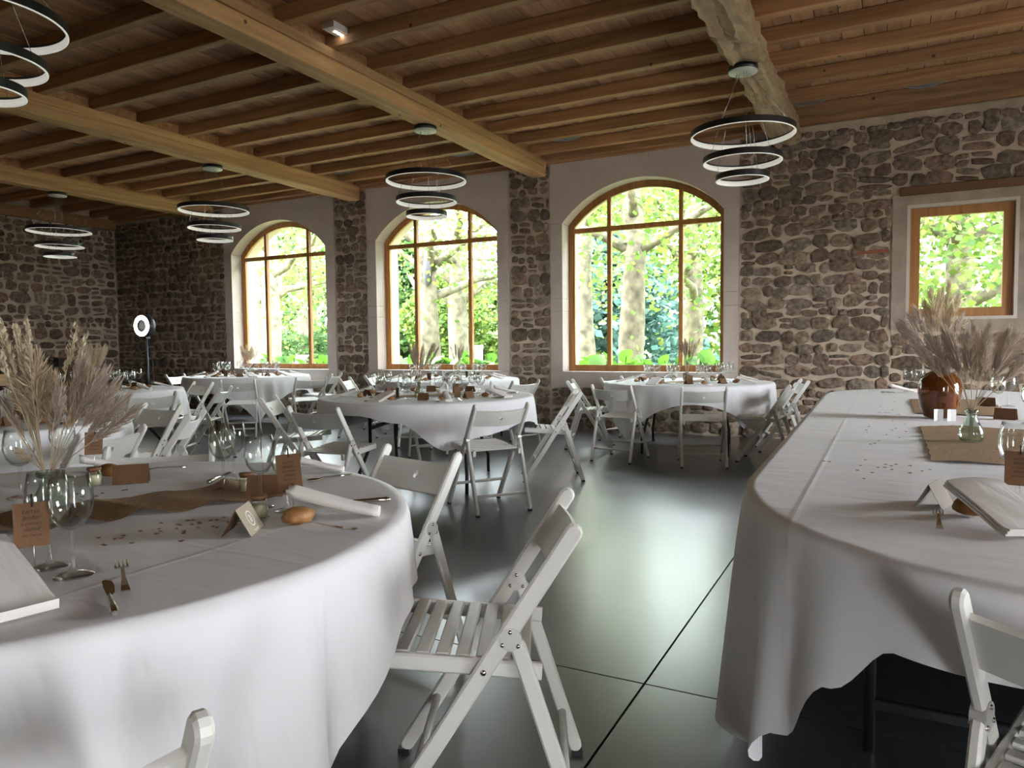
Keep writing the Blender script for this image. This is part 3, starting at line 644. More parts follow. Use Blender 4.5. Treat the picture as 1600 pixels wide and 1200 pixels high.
CH = [  # middle of the two back post tops, heading in degrees, label
    (-.70, 1.69, 205, 'white folding chair in the centre foreground, seat slats facing the left table'),
    (-1.64, 2.385, 257, 'white folding chair just behind the foreground chair, back post beside the napkin roll'),
    (-2.72, 2.02, -50, 'white folding chair pushed against the far side of the foreground table'),
    (.30, 1.29, 70, 'white folding chair at the near end of the long head table'),
    (-.745, .345, 157, 'white folding chair at the bottom edge, only a post tip and backrest showing'),
    (-2.363, 4.414, 145, 'white folding chair seen from behind at the middle table, right of centre'),
    (-3.472, 3.736, 94, 'shaded folding chair in front of the middle table, left of the bare black legs'),
    (-4.548, 4.367, 30, 'folding chair at the left side of the middle table, backrest catching green light'),
    (-2.405, 5.92, 208, 'folding chair seen side on, right of the middle table in the aisle'),
    (-4.30, 6.36, -42, 'folding chair at the far left of the middle table'),
    (-3.216, 7.626, 15, 'folding chair at the left side of the right window table, seen side on'),
    (-3.02, 8.47, -18, 'white folding chair left of the right window table, closest to the wall'),
    (-2.42, 6.79, 86, 'folding chair at the front left of the right window table'),
    (-1.509, 6.816, 108, 'folding chair seen square from behind in front of the right window table'),
    (-.80, 7.50, 178, 'folding chair right of the right window table, partly behind the head table'),
    (-.78, 8.40, 196, 'folding chair right of the right window table, next to the stone wall'),
    (-6.04, 4.433, 167, 'folding chair at the front of the table by the ring light'),
    (-4.743, 3.557, -92, 'folding chair turned to the camera behind the left edge table'),
    (-3.488, 2.33, 192, 'folding chair with its back to the foreground table, round finger hole showing'),
    (-3.895, 3.161, -142, 'folding chair right of the left edge table, seen side on'),
    (-7.30, 6.03, -100, 'folding chair at the far side of the table by the ring light'),
    (-6.08, 5.30, 214, 'folding chair right of the table by the ring light, seen side on'),
    (-7.372, 6.603, 129, 'folding chair in front of the left window table, square from behind'),
    (-6.92, 7.46, 150, 'folding chair at the right front of the left window table, in daylight'),
    (-7.42, 8.55, 200, 'folding chair at the right of the left window table, below the stone pier'),
    (-6.62, 8.30, 20, 'folding chair at the far left of the middle window table'),
    (-9.956, 7.672, 14, 'white folding chair at the left side of the left window table'),
    (-3.656, 7.421, 160, 'folding chair right of the middle window table, dark backrest'),
    (-4.78, 6.80, 100, 'folding chair in front of the middle window table, left one of two'),
    (-4.13, 7.02, 128, 'folding chair in front of the middle window table, right one of two'),
    (-6.33, 7.42, 22, 'folding chair at the left front of the middle window table'),
]
chair0 = chair_proto(); freeze(chair0)
for i, (x, y, a, lb) in enumerate(CH):
    o = chair0 if i == 0 else copy_tree(chair0); a = rad(a)
    o.location = (x+.25*cos(a), y+.25*sin(a), 0); o.rotation_euler = (0, 0, a); o['label'] = lb; o['group'] = 'white folding chairs'

# ------------------------------------------------------------------ tables and cloths
TZ = .742
def circle_outline(c, r, n=168): return [(c[0]+r*cos(2*pi*k/n), c[1]+r*sin(2*pi*k/n)) for k in range(n)]
def drape(name, label, group, c, out, L, seed, amp=.035, wave=.21, rows=13, flare=.05):
    """cloth over a table edge outline (list of xy round centre c); L(angle) = hanging length"""
    rr = random.Random(seed); n = len(out); vs = []; fs = []
    P = [Vector((x-c[0], y-c[1], 0)) for x, y in out]
    ar = [0]
    for i in range(1, n): ar.append(ar[-1]+(P[i]-P[i-1]).length)
    per = ar[-1]+(P[0]-P[-1]).length; nw = max(8, round(per/wave)); f1, f2, f3 = rr.uniform(0, 6), rr.uniform(0, 6), rr.uniform(0, 6)
    rings = [.0, .18, .36, .54, .70, .84, .93, .985]
    for q in rings[1:]:
        for p in P: vs.append((p.x*q, p.y*q, TZ+.004+.0012*sin(p.x*q*23+f1)*sin(p.y*q*17+f2)))
    nt = len(rings)-1
    for j in range(rows+1):
        s = j/rows
        for i, p in enumerate(P):
            a = math.atan2(p.y, p.x); l = L(a); d = l*s
            nrm = (P[(i+1) % n]-P[i-1]); nrm = Vector((nrm.y, -nrm.x, 0)).normalized()
            ph = 2*pi*nw*ar[i]/per
            fold = .6*sin(ph+f1+1.3*sin(ph*.31+f2))+.4*sin(ph*.53+f3+.8*sin(ph*.17+f1))
            g = min(1, d/.10)*(d/.45)**.8
            off = .010+.010*min(1, d/.03)+flare*d+amp*max(.25, min(1.5, l/.45))*g*(.35+fold)
            z = TZ+.004-max(0, d-.006)*(1-.04*g)
            if z < .012: off += (.012-z)*.55; z = .008+.004*abs(sin(ph*1.5))
            vs.append((p.x+nrm.x*off, p.y+nrm.y*off, z))
    vs.append((0, 0, TZ+.004)); cen = len(vs)-1
    R_ = nt+rows+1
    for j in range(R_-1):
        for i in range(n): fs.append((j*n+i, j*n+(i+1) % n, (j+1)*n+(i+1) % n, (j+1)*n+i))
    for i in range(n): fs.append((cen, (i+1) % n, i))
    m = MB(); m.add(vs, fs, True); o = m.build(name, MT['cloth']); o.location = (c[0], c[1], 0); tag(o, label, 'tablecloth', group); return o
def square_L(s, phi, r=.91, mn=.1):
    def f(a):
        b = (a-phi) % (pi/2)-pi/4; return max(mn, s/cos(b)-r)       # phi: direction of a corner
    return f
def folding_table(c, rz, label):
    t = thing('round_folding_table', label, 'table', (c[0], c[1], 0), rz, 'round folding tables')
    MB().lathe([(0, TZ-.028), (.895, TZ-.028), (.9, TZ-.02), (.9, TZ-.002), (0, TZ-.001)], 64).build('tabletop', mat('table_board', (.42,.36,.28), .6), t)
    for s in (-1, 1):
        for q in (-1, 1): MB().tube([(s*.40, q*.36, TZ-.03), (s*.40, q*.36, .36), (s*.44, q*.52, .16), (s*.44, q*.53, 0)], .0145, 8).build('leg', MT['black'], t)
        MB().bar((s*.40, -.36, .50), (s*.40, .36, .50), .03, .02, (1,0,0)).build('crossbar', MT['black'], t)
        MB().bar((s*.40, 0, .50), (s*.05, 0, TZ-.03), .022, .022, (0,1,0)).build('brace', MT['black'], t)
    return t
TB = dict(A=(-1.905, 1.075), B=(-3.53, 5.22), C=(-5.05, 7.95), D=(-1.97, 8.06), E=(-8.7, 7.99), F=(-7.45, 4.7), G=(-4.94, 2.31), H=(-9.35, 3.7))
WHERE = dict(A='in the left foreground', B='in the middle of the room', C='under the middle arched window', D='under the right arched window', E='under the left arched window',
             F='near the ring light', G='at the left edge behind the foreground', H='farthest left at the photo edge')
def tab_L(tab):
    def f(a):
        g = math.degrees(a) % 360
        for (a0, l0), (a1, l1) in zip(tab, tab[1:]):
            if a0 <= g <= a1: q = (g-a0)/(a1-a0); q = q*q*(3-2*q); return l0+(l1-l0)*q
        return tab[0][1]
    return f
LF = dict(A=square_L(1.13, rad(-12)), B=tab_L([(0, .20), (60, .40), (120, .22), (185, .34), (215, .13), (270, .10), (290, .15), (313, .37), (330, .27), (360, .20)]), C=square_L(1.10, rad(-20)), D=square_L(1.10, rad(-118)), E=square_L(1.13, rad(-35)), F=square_L(1.16, rad(-30)), G=square_L(1.25, rad(-20)), H=square_L(1.15, rad(-20)))
for i, k in enumerate(TB):
    rz = dict(B=rad(20), D=rad(10)).get(k, rad(i*37))
    folding_table(TB[k], rz, 'round folding table with black metal legs %s' % WHERE[k])
    drape('tablecloth', 'white square cloth draped over the round table %s' % WHERE[k], 'white round table cloths', TB[k], circle_outline(TB[k], .902), LF[k], 50+i)
# the long head table with rounded ends
HX, HA, HB, HY0, HY1 = .42, .795, 1.0, 2.45, 6.5
ho = [(HX+HA*cos(a), HY1+HB*sin(a)) for a in [pi*k/50 for k in range(51)]]
ho += [(HX-HA-.07*(1-k/40), HY1+(HY0-HY1)*k/40) for k in range(1, 40)]
ho = [(x-(.07 if x < HX and y > HY1-.01 else 0)*(HX-x)/HA, y) for x, y in ho]
ho += [(HX-HA*cos(a), HY0-HB*sin(a)) for a in [pi*k/130 for k in range(131)]]
ho += [(HX+HA, HY0+(HY1-HY0)*k/40) for k in range(1, 40)]
hc = (HX, (HY0+HY1)/2)
def head_L(a):
    ang = math.degrees(a) % 360
    tab = [(0, .70), (90, .70), (120, .735), (251, .74), (255, .70), (257.5, .52), (260.2, .31), (262.4, .18), (270, .15), (279, .2), (290, .5), (310, .7), (360, .70)]
    for (a0, l0), (a1, l1) in zip(tab, tab[1:]):
        if a0 <= ang <= a1: q = (ang-a0)/(a1-a0); q = q*q*(3-2*q); return l0+(l1-l0)*q
    return .7
drape('tablecloth', 'long white cloth hanging to the floor over the head table at the right', None, hc, ho, head_L, 90, amp=.028, wave=.30, flare=.03, rows=16)
t = thing('head_table', 'long oval head table under a white cloth at the right', 'table', (hc[0], hc[1], 0))
MB().prism([(HX+(x-HX)*.99-hc[0], y-hc[1]) for x, y in ho], TZ-.03, TZ-.001, 'z').build('tabletop', mat('head_board', (.42,.36,.28), .6), t)
for y in (-2.2, 0, 2.2):
    for s in (-1, 1): MB().tube([(s*.45, y, TZ-.03), (s*.45, y, 0)], .016, 8).build('leg', MT['black'], t)
    MB().bar((-.45, y, .14), (.45, y, .14), .03, .02, (0,1,0)).build('crossbar', MT['black'], t)

# ------------------------------------------------------------------ things on the tables
ZT_ = TZ+.0065
GP_bowl = [(.004, .087), (.020, .094), (.033, .112), (.0395, .136), (.038, .160), (.0325, .190), (.0312, .190), (.0367, .160), (.038, .137), (.032, .114), (.019, .097), (0, .0925)]
def wine_glass(name='wine_glass', parts=True):
    t = thing(name, '', 'wine glass')
    if parts:
        MB().lathe(GP_bowl, 28).build('bowl', MT['glass'], t)
        MB().lathe([(.0045, .088), (.0036, .06), (.004, .02), (.009, .008)], 14).build('stem', MT['glass'], t)
        MB().lathe([(.009, .008), (.022, .0045), (.035, .002), (.035, 0), (0, 0)], 28).build('base', MT['glass'], t)
    return t
gl0 = wine_glass(); freeze(gl0)
gm = MB().lathe(GP_bowl, 16); gm.lathe([(.0045, .088), (.0036, .06), (.004, .02), (.009, .008), (.022, .0045), (.035, .002), (.035, 0), (0, 0)], 16); far_glass = gm.mesh('wine_glass', MT['glass'])
first = [True]
def put_glass(x, y, label, s=1.0, group='wine glasses'):
    o = gl0 if first[0] else copy_tree(gl0); first[0] = False
    o.location = (x, y, ZT_); o.scale = (s, s, s); o.rotation_euler = (0, 0, random.uniform(0, 6)); tag(o, label, 'wine glass', group); return o
# bread
def bread_mesh():
    m = MB(); vs = []; n, k = 16, 9
    for j in range(k):
        b = -pi/2+pi*j/(k-1)
        for i in range(n):
            a = 2*pi*i/n; r_ = 1+.06*sin(3*a+1)+.05*sin(5*b+a); vs.append((.052*cos(b)*cos(a)*r_, .037*cos(b)*sin(a)*r_, .030*sin(b)*(1 if b > 0 else .8)+.024))
    m.add(vs, [(j*n+i, j*n+(i+1) % n, (j+1)*n+(i+1) % n, (j+1)*n+i) for j in range(k-1) for i in range(n)], True); return m.mesh('bread_roll', MT['bread'])
BREAD = bread_mesh()
def put_bread(x, y, a, label, group=None, s=1.0):
    o = obj('bread_roll', BREAD); o.location = (x, y, ZT_); o.rotation_euler = (0, 0, a); o.scale = (s*.78, s*.78, s*.82); return tag(o, label, 'bread roll', group)
def napkin_roll_mesh(l=.20, w=.055, h=.035, lift=.046):
    """napkin folded into a soft roll, leaning on a bread roll at its -x end"""
    m = MB(); n, k = 14, 12; vs = []
    for j in range(k+1):
        s = j/k; x = -l/2+l*s; ww = w*(.85+.3*s); hh = h*(1-.35*s); z0 = lift*(1-s)**1.2
        for i in range(n):
            a = 2*pi*i/n; vs.append((x, ww*.5*cos(a)*(1+.06*sin(4*s)), z0+hh*.5*(1+sin(a))*(1+.08*cos(a*2))))
    m.add(vs, [(j*n+i, j*n+(i+1) % n, (j+1)*n+(i+1) % n, (j+1)*n+i) for j in range(k) for i in range(n)], True)
    m.f += [tuple(range(n-1, -1, -1)), tuple(range(k*n, k*n+n))]; m.sm += [False, False]
    return m.mesh('folded_napkin', MT['napkin'])
def napkin_flat_mesh(l=.21, w=.12, lift=.055, layers=3):
    """layered folded napkin draped over a bread roll at its -x end"""
    m = MB(); k = 14; q = 6
    for ly in range(layers):
        dz = .0055*ly; vs = []
        for j in range(k+1):
            s = j/k; x = -l/2+l*s+.004*ly; z0 = lift*max(0, 1-s*1.12)**.9+.002+dz
            for i in range(q+1):
                f = i/q; vs.append((x, (f-.5)*w*(1-.02*ly), z0+.006*sin(pi*f)*(1-s)))
        n = q+1; top = [(a, b, c+.0045) for a, b, c in vs]; N = len(vs)
        fs = [(j*n+i, j*n+i+1, (j+1)*n+i+1, (j+1)*n+i) for j in range(k) for i in range(q)]
        m.add(vs, fs, True); m.add(top, fs, True)
        bd = [i for i in range(n)]+[j*n+q for j in range(1, k+1)]+[k*n+i for i in range(q-1, -1, -1)]+[j*n for j in range(k-1, 0, -1)]
        m.add([vs[i] for i in bd]+[top[i] for i in bd], [(i, (i+1) % len(bd), len(bd)+(i+1) % len(bd), len(bd)+i) for i in range(len(bd))])
    return m.mesh('folded_napkin', MT['napkin'])
NROLL, NFLAT = napkin_roll_mesh(), napkin_flat_mesh()
def put_napkin(me, x, y, a, label, group=None, s=1.0, z=0):
    o = obj('folded_napkin', me); o.location = (x, y, ZT_+z); o.rotation_euler = (0, 0, a); o.scale = (s, s, s); return tag(o, label, 'napkin', group)
def tent_mesh(w=.085, h=.055, spread=.03, m_=None, name='place_card'):
    m = MB(); t_ = .0012
    for s in (-1, 1):
        m.bar((0, s*spread, .0), (0, 0, h), t_, w, (1,0,0), 0)
    return m.mesh(name, m_ or MT['kraft'])
TENT = tent_mesh()
def put_tent(x, y, a, label, group=None, me=None, s=1.0):
    o = obj('place_card', me or TENT); o.location = (x, y, ZT_); o.rotation_euler = (0, 0, a); o.scale = (s, s, s); return tag(o, label, 'place card', group)
def jar(x, y, label, s=1.0, group=None):
    t = thing('small_jar', label, 'jar', (x, y, ZT_), 0, group); t.scale = (s, s, s)
    MB().lathe([(0, .001), (.020, .001), (.0215, .004), (.0215, .038), (.018, .044), (.018, .050), (.0172, .050), (.0172, .043), (.0205, .037), (.0205, .005), (0, .003)], 20).build('glass_body', MT['glass'], t)
    MB().lathe([(0, .004), (.020, .004), (.020, .034), (0, .034)], 20).build('filling', MT['wax'], t)
    MB().lathe([(0, .046), (.0165, .046), (.0165, .051), (.0205, .051), (.0205, .058), (0, .058)], 20).build('lid', MT['cork'], t)
    return t
def fork(x, y, a, label, group=None, flip=False):
    """lying fork, tines towards +x"""
    t = thing('fork', label, 'fork', (x, y, ZT_+.002), a, group)
    hd = MB(); hs = [(-.095, .0075, .003), (-.06, .006, .003), (-.02, .0032, .007), (.02, .003, .013), (.04, .006, .010), (.052, .0115, .005), (.064, .0125, .004)]
    vs = [(p, s*w, z+dz) for p, w, z in hs for s, dz in ((-1, 0), (1, 0), (1, .0022), (-1, .0022))]
    hd.add(vs, [(i*4+k, i*4+(k+1) % 4, (i+1)*4+(k+1) % 4, (i+1)*4+k) for i in range(len(hs)-1) for k in range(4)]+[(3, 2, 1, 0), tuple(range(len(vs)-4, len(vs)))], False); hd.build('handle', MT['cutlery'], t)
    for k in range(4):
        yy = -.0105+.007*k; MB().tube([(.063, yy, .005), (.08, yy, .0045), (.098, yy*.95, .011)], [.0017, .0016, .0009], 6).build('tine', MT['cutlery'], t)
def knife(x, y, a, label, group=None):
    t = thing('table_knife', label, 'knife', (x, y, ZT_+.001), a, group)
    MB().tube([(-.105, 0, .006), (-.095, 0, .006), (-.05, 0, .005), (-.005, 0, .004), (.01, 0, .003)], [.004, .0075, .0055, .004, .003], 10).build('handle', MT['cutlery'], t)
    MB().prism([(.005, -.004), (.02, -.009), (.06, -.011), (.09, -.009), (.104, .001), (.10, .007), (.06, .007), (.005, .004)], .002, .0035, 'z').build('blade', MT['cutlery'], t)
def spoon(x, y, a, label, group=None):
    t = thing('dessert_spoon', label, 'spoon', (x, y, ZT_+.002), a, group)
    MB().tube([(-.085, 0, .004), (-.04, 0, .007), (.01, 0, .009), (.035, 0, .005)], [.004, .003, .0022, .003], 8).build('handle', MT['cutlery'], t)
    m = MB(); m.lathe([(0, .0), (.010, .001), (.015, .006), (.0158, .0075), (.0145, .0070), (.0095, .0022), (0, .0012)], 18); b = m.build('bowl', MT['cutlery'], t); b.location = (.053, 0, .0); b.scale = (1.5, 1, 1)
def text_mesh(lines, width, font_sizes, mat_):
    out = MB()
    for txt, size, dx, y, shear in lines:
        cu = bpy.data.curves.new('lettering', 'FONT'); cu.body = txt; cu.size = size; cu.align_x = 'CENTER'; cu.shear = shear; cu.extrude = .00015
        o = bpy.data.objects.new('lettering', cu); COL.objects.link(o); dg = bpy.context.evaluated_depsgraph_get(); me = bpy.data.meshes.new_from_object(o.evaluated_get(dg))
        out.add([(v.co.x+dx, v.co.y+y, v.co.z) for v in me.vertices], [tuple(p.vertices) for p in me.polygons])
        bpy.data.objects.remove(o); bpy.data.meshes.remove(me)
    me = bpy.data.meshes.new('lettering'); me.from_pydata(out.v, [], out.f); me.materials.append(mat_); return me
TEXT = text_mesh([('FAITES', .0095, 0, .022, 0), ('briller', .0125, 0, .0105, .35), ('la première', .0075, 0, .0005, 0), ('danse', .0115, 0, -.0115, .35), ('des mariés', .0075, 0, -.0225, 0)], .05, None, MT['ink'])
def sparkler_tag(x, y, z, face, label, tilt=0, w=.054, h=.076):
    """kraft tag threaded on a thin sparkler stick leaning against a glass; face = direction it looks"""
    t = thing('sparkler_tag', label, 'tag', (x, y, z), face, 'sparkler tags on the glasses')
    c = MB().box(-.0006, .0006, -w/2, w/2, -h/2, h/2).build('card', MT['kraft'], t)
    x_ = obj('lettering', TEXT, c); x_.rotation_euler = (pi/2, 0, pi/2); x_.location = (.0009, 0, 0); x_.scale = (.95, .95, 1)
    MB().tube([(.0022, .002, h/2-.004), (-.0022, .002, h/2-.009), (-.0022, .002, -h/2+.009), (.0022, .002, -h/2+.004), (.003, .003, ZT_-z+.001)], .0008, 6).build('wire', MT['steel'], t)
    MB().tube([(.0022, .002, h/2-.008), (.001, .002, h/2+.016)], .0017, 6).build('sparkler_head', MT['black'], t)
    t.rotation_euler = (tilt, 0, face); return t
# dried bouquets
def plume(kind, base, tip, seed, width=.035, hairs=260):
    rr = np.random.default_rng(seed); b, t_ = np.array(base), np.array(tip); ax = t_-b; ln = np.linalg.norm(ax); ax = ax/ln
    bend = rr.normal(size=3)*.06*ln; bend[2] = -abs(bend[2])*.4
    def pt(s): s = np.asarray(s)[..., None]; return b+(t_-b)*s+bend*(s**2)*(1-0*s)*.6
    s0 = dict(pampas=.42, wheat=.66, grass=.5)[kind]
    s = rr.uniform(s0, 1.0, hairs); P = pt(s); rad_ = rr.normal(size=(hairs, 3)); rad_ -= (rad_@ax)[:, None]*ax; rad_ /= np.linalg.norm(rad_, axis=1)[:, None]
    prof = np.sin(np.clip((s-s0)/(1-s0), .03, .97)*pi)**.6
    if kind == 'pampas': L1 = .055*ln/.45; sp, fwd, wd = width*prof, L1*1.2, .0012
    elif kind == 'wheat': sp, fwd, wd = .009*prof, .022, .0026
    else: sp, fwd, wd = width*.62*prof, .075*ln/.45, .0014
    d = rad_*np.asarray(sp)[:, None]*rr.uniform(.4, 1.25, hairs)[:, None]+ax*(fwd*rr.uniform(.5, 1.2, hairs))[:, None]
    side = np.cross(d, rr.normal(size=(hairs, 3))); side /= np.linalg.norm(side, axis=1)[:, None]+1e-9
    w_ = side*wd
    Q = np.stack([P-w_*.8, P+d*.55+rad_*.004-w_, P+d, P+d*.55+rad_*.004+w_], 1)
    st = np.linspace(0, 1, 7); S = pt(st); tube = []
    e1 = np.cross(ax, [0, 1, .2]); e1 /= np.linalg.norm(e1); e2 = np.cross(ax, e1); wr = .0014
    for i in range(6):
        for e in (e1, e2): tube.append([S[i]-e*wr, S[i]+e*wr, S[i+1]+e*wr*.8, S[i+1]-e*wr*.8])
    return np.concatenate([Q, np.array(tube)])
PK = dict(pampas='pampas', wheat='wheat', grass='drygrass')
def bouquet(x, y, z0, label, spec, seed, zneck=.1, lean=(0, 0), group='dried bouquets'):
    """spec: list of (kind, azimuth deg, spread, height, width, hairs)"""
    t = thing('dried_bouquet', label, 'bouquet', (x, y, z0), 0, group); rr = random.Random(seed)
    for i, (kind, az, spr, h, w_, hn) in enumerate(spec):
        a = rad(az); b = (rr.uniform(-.008, .008), rr.uniform(-.008, .008), .012); nk = Vector((cos(a)*.008, sin(a)*.008, zneck))
        tip = (cos(a)*spr+lean[0]*h, sin(a)*spr+lean[1]*h, h)
        Q = plume(kind, tuple(nk), tip, seed*50+i, w_, hn)
        q2 = np.array([[[b[0]-.0012, b[1], b[2]], [b[0]+.0012, b[1], b[2]], [nk.x+.0012, nk.y, nk.z], [nk.x-.0012, nk.y, nk.z]]])
        obj({'pampas': 'pampas_plume', 'wheat': 'wheat_stem', 'grass': 'grass_plume'}[kind], quads('plume', np.concatenate([Q, q2]), MT[PK[kind]]), t)
    return t
def vase(x, y, label, s=1.0, name='glass_vase', group='glass vases'):
    t = thing(name, label, 'vase', (x, y, ZT_), 0, group); t.scale = (s, s, s)
    MB().lathe([(0, .001), (.026, .001), (.034, .006), (.040, .024), (.037, .045), (.024, .068), (.0165, .084), (.0165, .100), (.020, .108), (.0205, .110), (.0190, .110), (.0150, .1), (.0150, .084), (.0225, .067), (.0355, .044), (.0385, .024), (.033, .008), (0, .004)], 28).build('body', MT['vaseglass'], t)
    MB().lathe([(.0185, .102), (.0215, .105), (.0215, .112), (.0185, .114), (.0165, .109)], 28, closed=True).build('lip', MT['vaseglass'], t)
    return t

# --- foreground table
FG = ' on the foreground table'
vase(-1.804, 1.029, 'clear bottle vase holding the tall pampas on the foreground table', 1.2)
sp = [('wheat', 200+i*9, .05+.016*(i % 4), .50-.018*(i % 3), .01, 90) for i in range(9)]
sp += [('wheat', 225, .14, .42, .01, 80), ('wheat', 212, .16, .40, .01, 80), ('wheat', 40, .05, .49, .01, 80), ('wheat', 60, .09, .46, .01, 80)]
sp += [('pampas', 205, .055, .40, .055, 900), ('pampas', 185, .07, .38, .045, 700), ('pampas', 240, .03, .41, .045, 700), ('pampas', 30, .02, .36, .035, 500), ('pampas', 35, .10, .37, .03, 420)]
sp += [('grass', 25, .10+.03*i, .40-.03*i, .035, 240) for i in range(5)]+[('grass', 350, .08, .33, .03, 260), ('grass', 60, .12, .36, .03, 260), ('grass', 205, .10, .30, .02, 150), ('pampas', 207, .075, .19, .012, 120)]
bouquet(-1.804, 1.029, ZT_, 'tall cream pampas and wheat bouquet in the foreground vase', sp, 3, .135)
for (x, y, lb, s) in [(-1.372, .822, 'wine glass nearest the knife and fork'+FG, 1.02), (-1.469, .835, 'wine glass with a kraft tag in front at the left', 1.0), (-2.45, 1.45, 'wine glass behind the pampas vase'+FG, 1.0),
                      (-1.786, 1.535, 'wine glass left front one of the pair by the runner end', 1.02), (-1.865, 1.645, 'wine glass rear one of the pair by the runner end', 1.0),
                      (-1.495, 1.405, 'wine glass beside the jar and bread roll'+FG, 1.03), (-1.40, 1.405, 'wine glass with a kraft tag near the bread roll', 1.0), (-2.24, 1.20, 'wine glass left of the pampas vase, cut by the photo edge', 1.05)]:
    put_glass(x, y, lb, s)
sparkler_tag(-1.401, .766, .856, rad(-29), 'kraft tag with french lettering at the left edge', 0, .056, .083)
sparkler_tag(-1.345, 1.36, .863, rad(-52), 'kraft tag with french lettering beside the bread roll', rad(4), .060, .090)
sparkler_tag(-2.36, 1.50, .863, rad(-20), 'kraft tag behind the pampas vase', rad(-3))
sparkler_tag(-1.80, 1.70, .861, rad(45), 'kraft tag seen edge on by the pair of glasses')
jar(-2.216, 1.406, 'small lidded jar left of the large kraft card'); jar(-1.69, 1.535, 'small lidded jar behind the kraft card near the tag'); jar(-1.405, 1.315, 'small lidded jar right of the printed place card')
KT = tent_mesh(.105, .06, .02)
put_tent(-2.15, 1.485, rad(47), 'wide blank kraft place card at the far side'+FG, me=KT)
put_tent(-1.60, 1.525, rad(30), 'blank kraft place card beside the hanging tag'+FG, me=KT)
pc = thing('place_card', 'printed tent card with a white round emblem'+FG, 'place card', (-1.335, 1.198, ZT_), rad(121))
hT, sT, wT = .062, .034, .102
for s, m_ in ((-1, MT['kraft_light']), (1, MT['kraft'])): MB().bar((0, s*sT, 0), (0, 0, hT), .0012, wT, (1,0,0), 0).build('panel', m_, pc)
em = MB(); em.lathe([(.0165, 0), (.0195, 0)], 36); 
for a_, b_ in (((-.009, .004), (-.002, .010)), ((-.002, .010), (.001, .002)), ((.001, .002), (.009, .008)), ((-.008, -.004), (.008, -.001)), ((-.006, -.009), (.006, -.007)), ((-.003, .006), (-.004, -.009)), ((.004, .005), (.003, -.008))):
    em.bar((*a_, 0), (*b_, 0), .0022, .0003, (0,0,1), 0)
em.bar((-.018, -.028, 0), (.02, -.0275, 0), .0012, .0003, (0,0,1), 0); em.bar((-.012, -.031, 0), (.012, -.0305, 0), .001, .0003, (0,0,1), 0)
eo = em.build('emblem', MT['print'], pc); sl = math.atan2(hT, sT); eo.rotation_euler = (sl, 0, 0); eo.location = (0, -sT*.5-.0012*sin(sl), hT*.5+.0012*cos(sl)+.0004)
put_bread(-1.265, 1.305, rad(60), 'golden bread roll under the napkin roll right of the printed card'); put_napkin(NROLL, -1.235, 1.405, rad(31), 'white napkin rolled over the bread roll'+FG, s=1.1)
fork(-1.185, 1.295, rad(190), 'fork lying in front of the bread roll'+FG); knife(-1.305, 1.552, rad(212), 'knife with its handle peeping out behind the napkin roll'); spoon(-1.60, 1.79, rad(250), 'dessert spoon by the hanging tag'+FG)
put_napkin(NROLL, -1.72, 1.87, rad(35), 'white napkin roll at the far edge'+FG, s=.9); put_bread(-2.33, 1.53, rad(20), 'bread roll behind the wide kraft card'+FG)
put_napkin(NROLL, -2.40, 1.58, rad(60), 'napkin roll behind the wide kraft card'+FG, s=.9)
spoon(-2.27, 1.68, rad(230), 'dessert spoon at the far edge right of the wide kraft card'); knife(-1.95, 1.66, rad(120), 'knife lying behind the pair of glasses'+FG); fork(-2.38, 1.36, rad(160), 'fork lying behind the pampas vase'+FG)
knife(-1.187, .772, rad(150), 'table knife lying near the foreground table edge'); fork(-1.262, .848, rad(148), 'fork lying beside the near table knife')
put_napkin(NFLAT, -1.355, .657, rad(-12), 'folded white napkin at the bottom left over a bread roll', s=1.22); put_bread(-1.468, .675, rad(60), 'bread roll under the near left napkin', s=.95)
def runner(c, ang, l, w_, label, seed, amp=.012, z=0, fringe=False):
    rr = random.Random(seed); n, k = 60, 10; vs = []; ph = [rr.uniform(0, 6) for _ in range(4)]
    for i in range(n+1):
        for j in range(k+1):
            u, v = (i/n-.5)*l, (j/k-.5)*w_; p_ = (u*6.0+v*1.4+.12*sin(v*11+ph[0])+.1*sin(u*9+ph[1])) % 1; hgt = amp*(1-abs(2*p_-1))**1.8*(.6+.4*sin(v*9+u*7+ph[2]))
            fr_ = .004*rr.uniform(-1, 1) if j in (0, k) else 0
            vs.append((u, v+fr_, hgt+.0015))
    m = MB(); m.add(vs, [(i*(k+1)+j, i*(k+1)+j+1, (i+1)*(k+1)+j+1, (i+1)*(k+1)+j) for i in range(n) for j in range(k)], True)
    if fringe:
        for j in range(60):
            u = (rr.random()-.5)*l; m.add([(u, w_/2, .003), (u+.002, w_/2, .003), (u+rr.uniform(-.01, .012), w_/2+rr.uniform(.008, .025), .002)], [(0, 1, 2)])
    o = m.build('burlap_runner', MT['burlap']); o.location = (c[0], c[1], ZT_+z-.001); o.rotation_euler = (0, 0, ang); return tag(o, label, 'table runner', 'burlap runners')
runner((-1.86, 1.16), rad(66), .98, .30, 'rumpled brown burlap runner across the foreground table', 4, .034)
hm = MB(); hpts = [(.0055*(16*sin(q)**3)/16, .0055*(13*cos(q)-5*cos(2*q)-2*cos(3*q)-cos(4*q))/16) for q in [2*pi*k/14 for k in range(14)]]
hm.prism(hpts, 0, .0012, 'z'); HEART = hm.mesh('heart_confetti', MT['cork']); rr = random.Random(11)
def confetti(n, cx_, cy_, sx, sy, ang, label):
    for _ in range(n):
        u, v = rr.gauss(0, sx), rr.gauss(0, sy); o = obj('heart_confetti', HEART); o.location = (cx_+u*cos(ang)-v*sin(ang), cy_+u*sin(ang)+v*cos(ang), ZT_-.0005); o.rotation_euler = (0, 0, rr.uniform(0, 6)); s = rr.uniform(.8, 1.25); o.scale = (s, s, 1); tag(o, label, 'confetti', label)
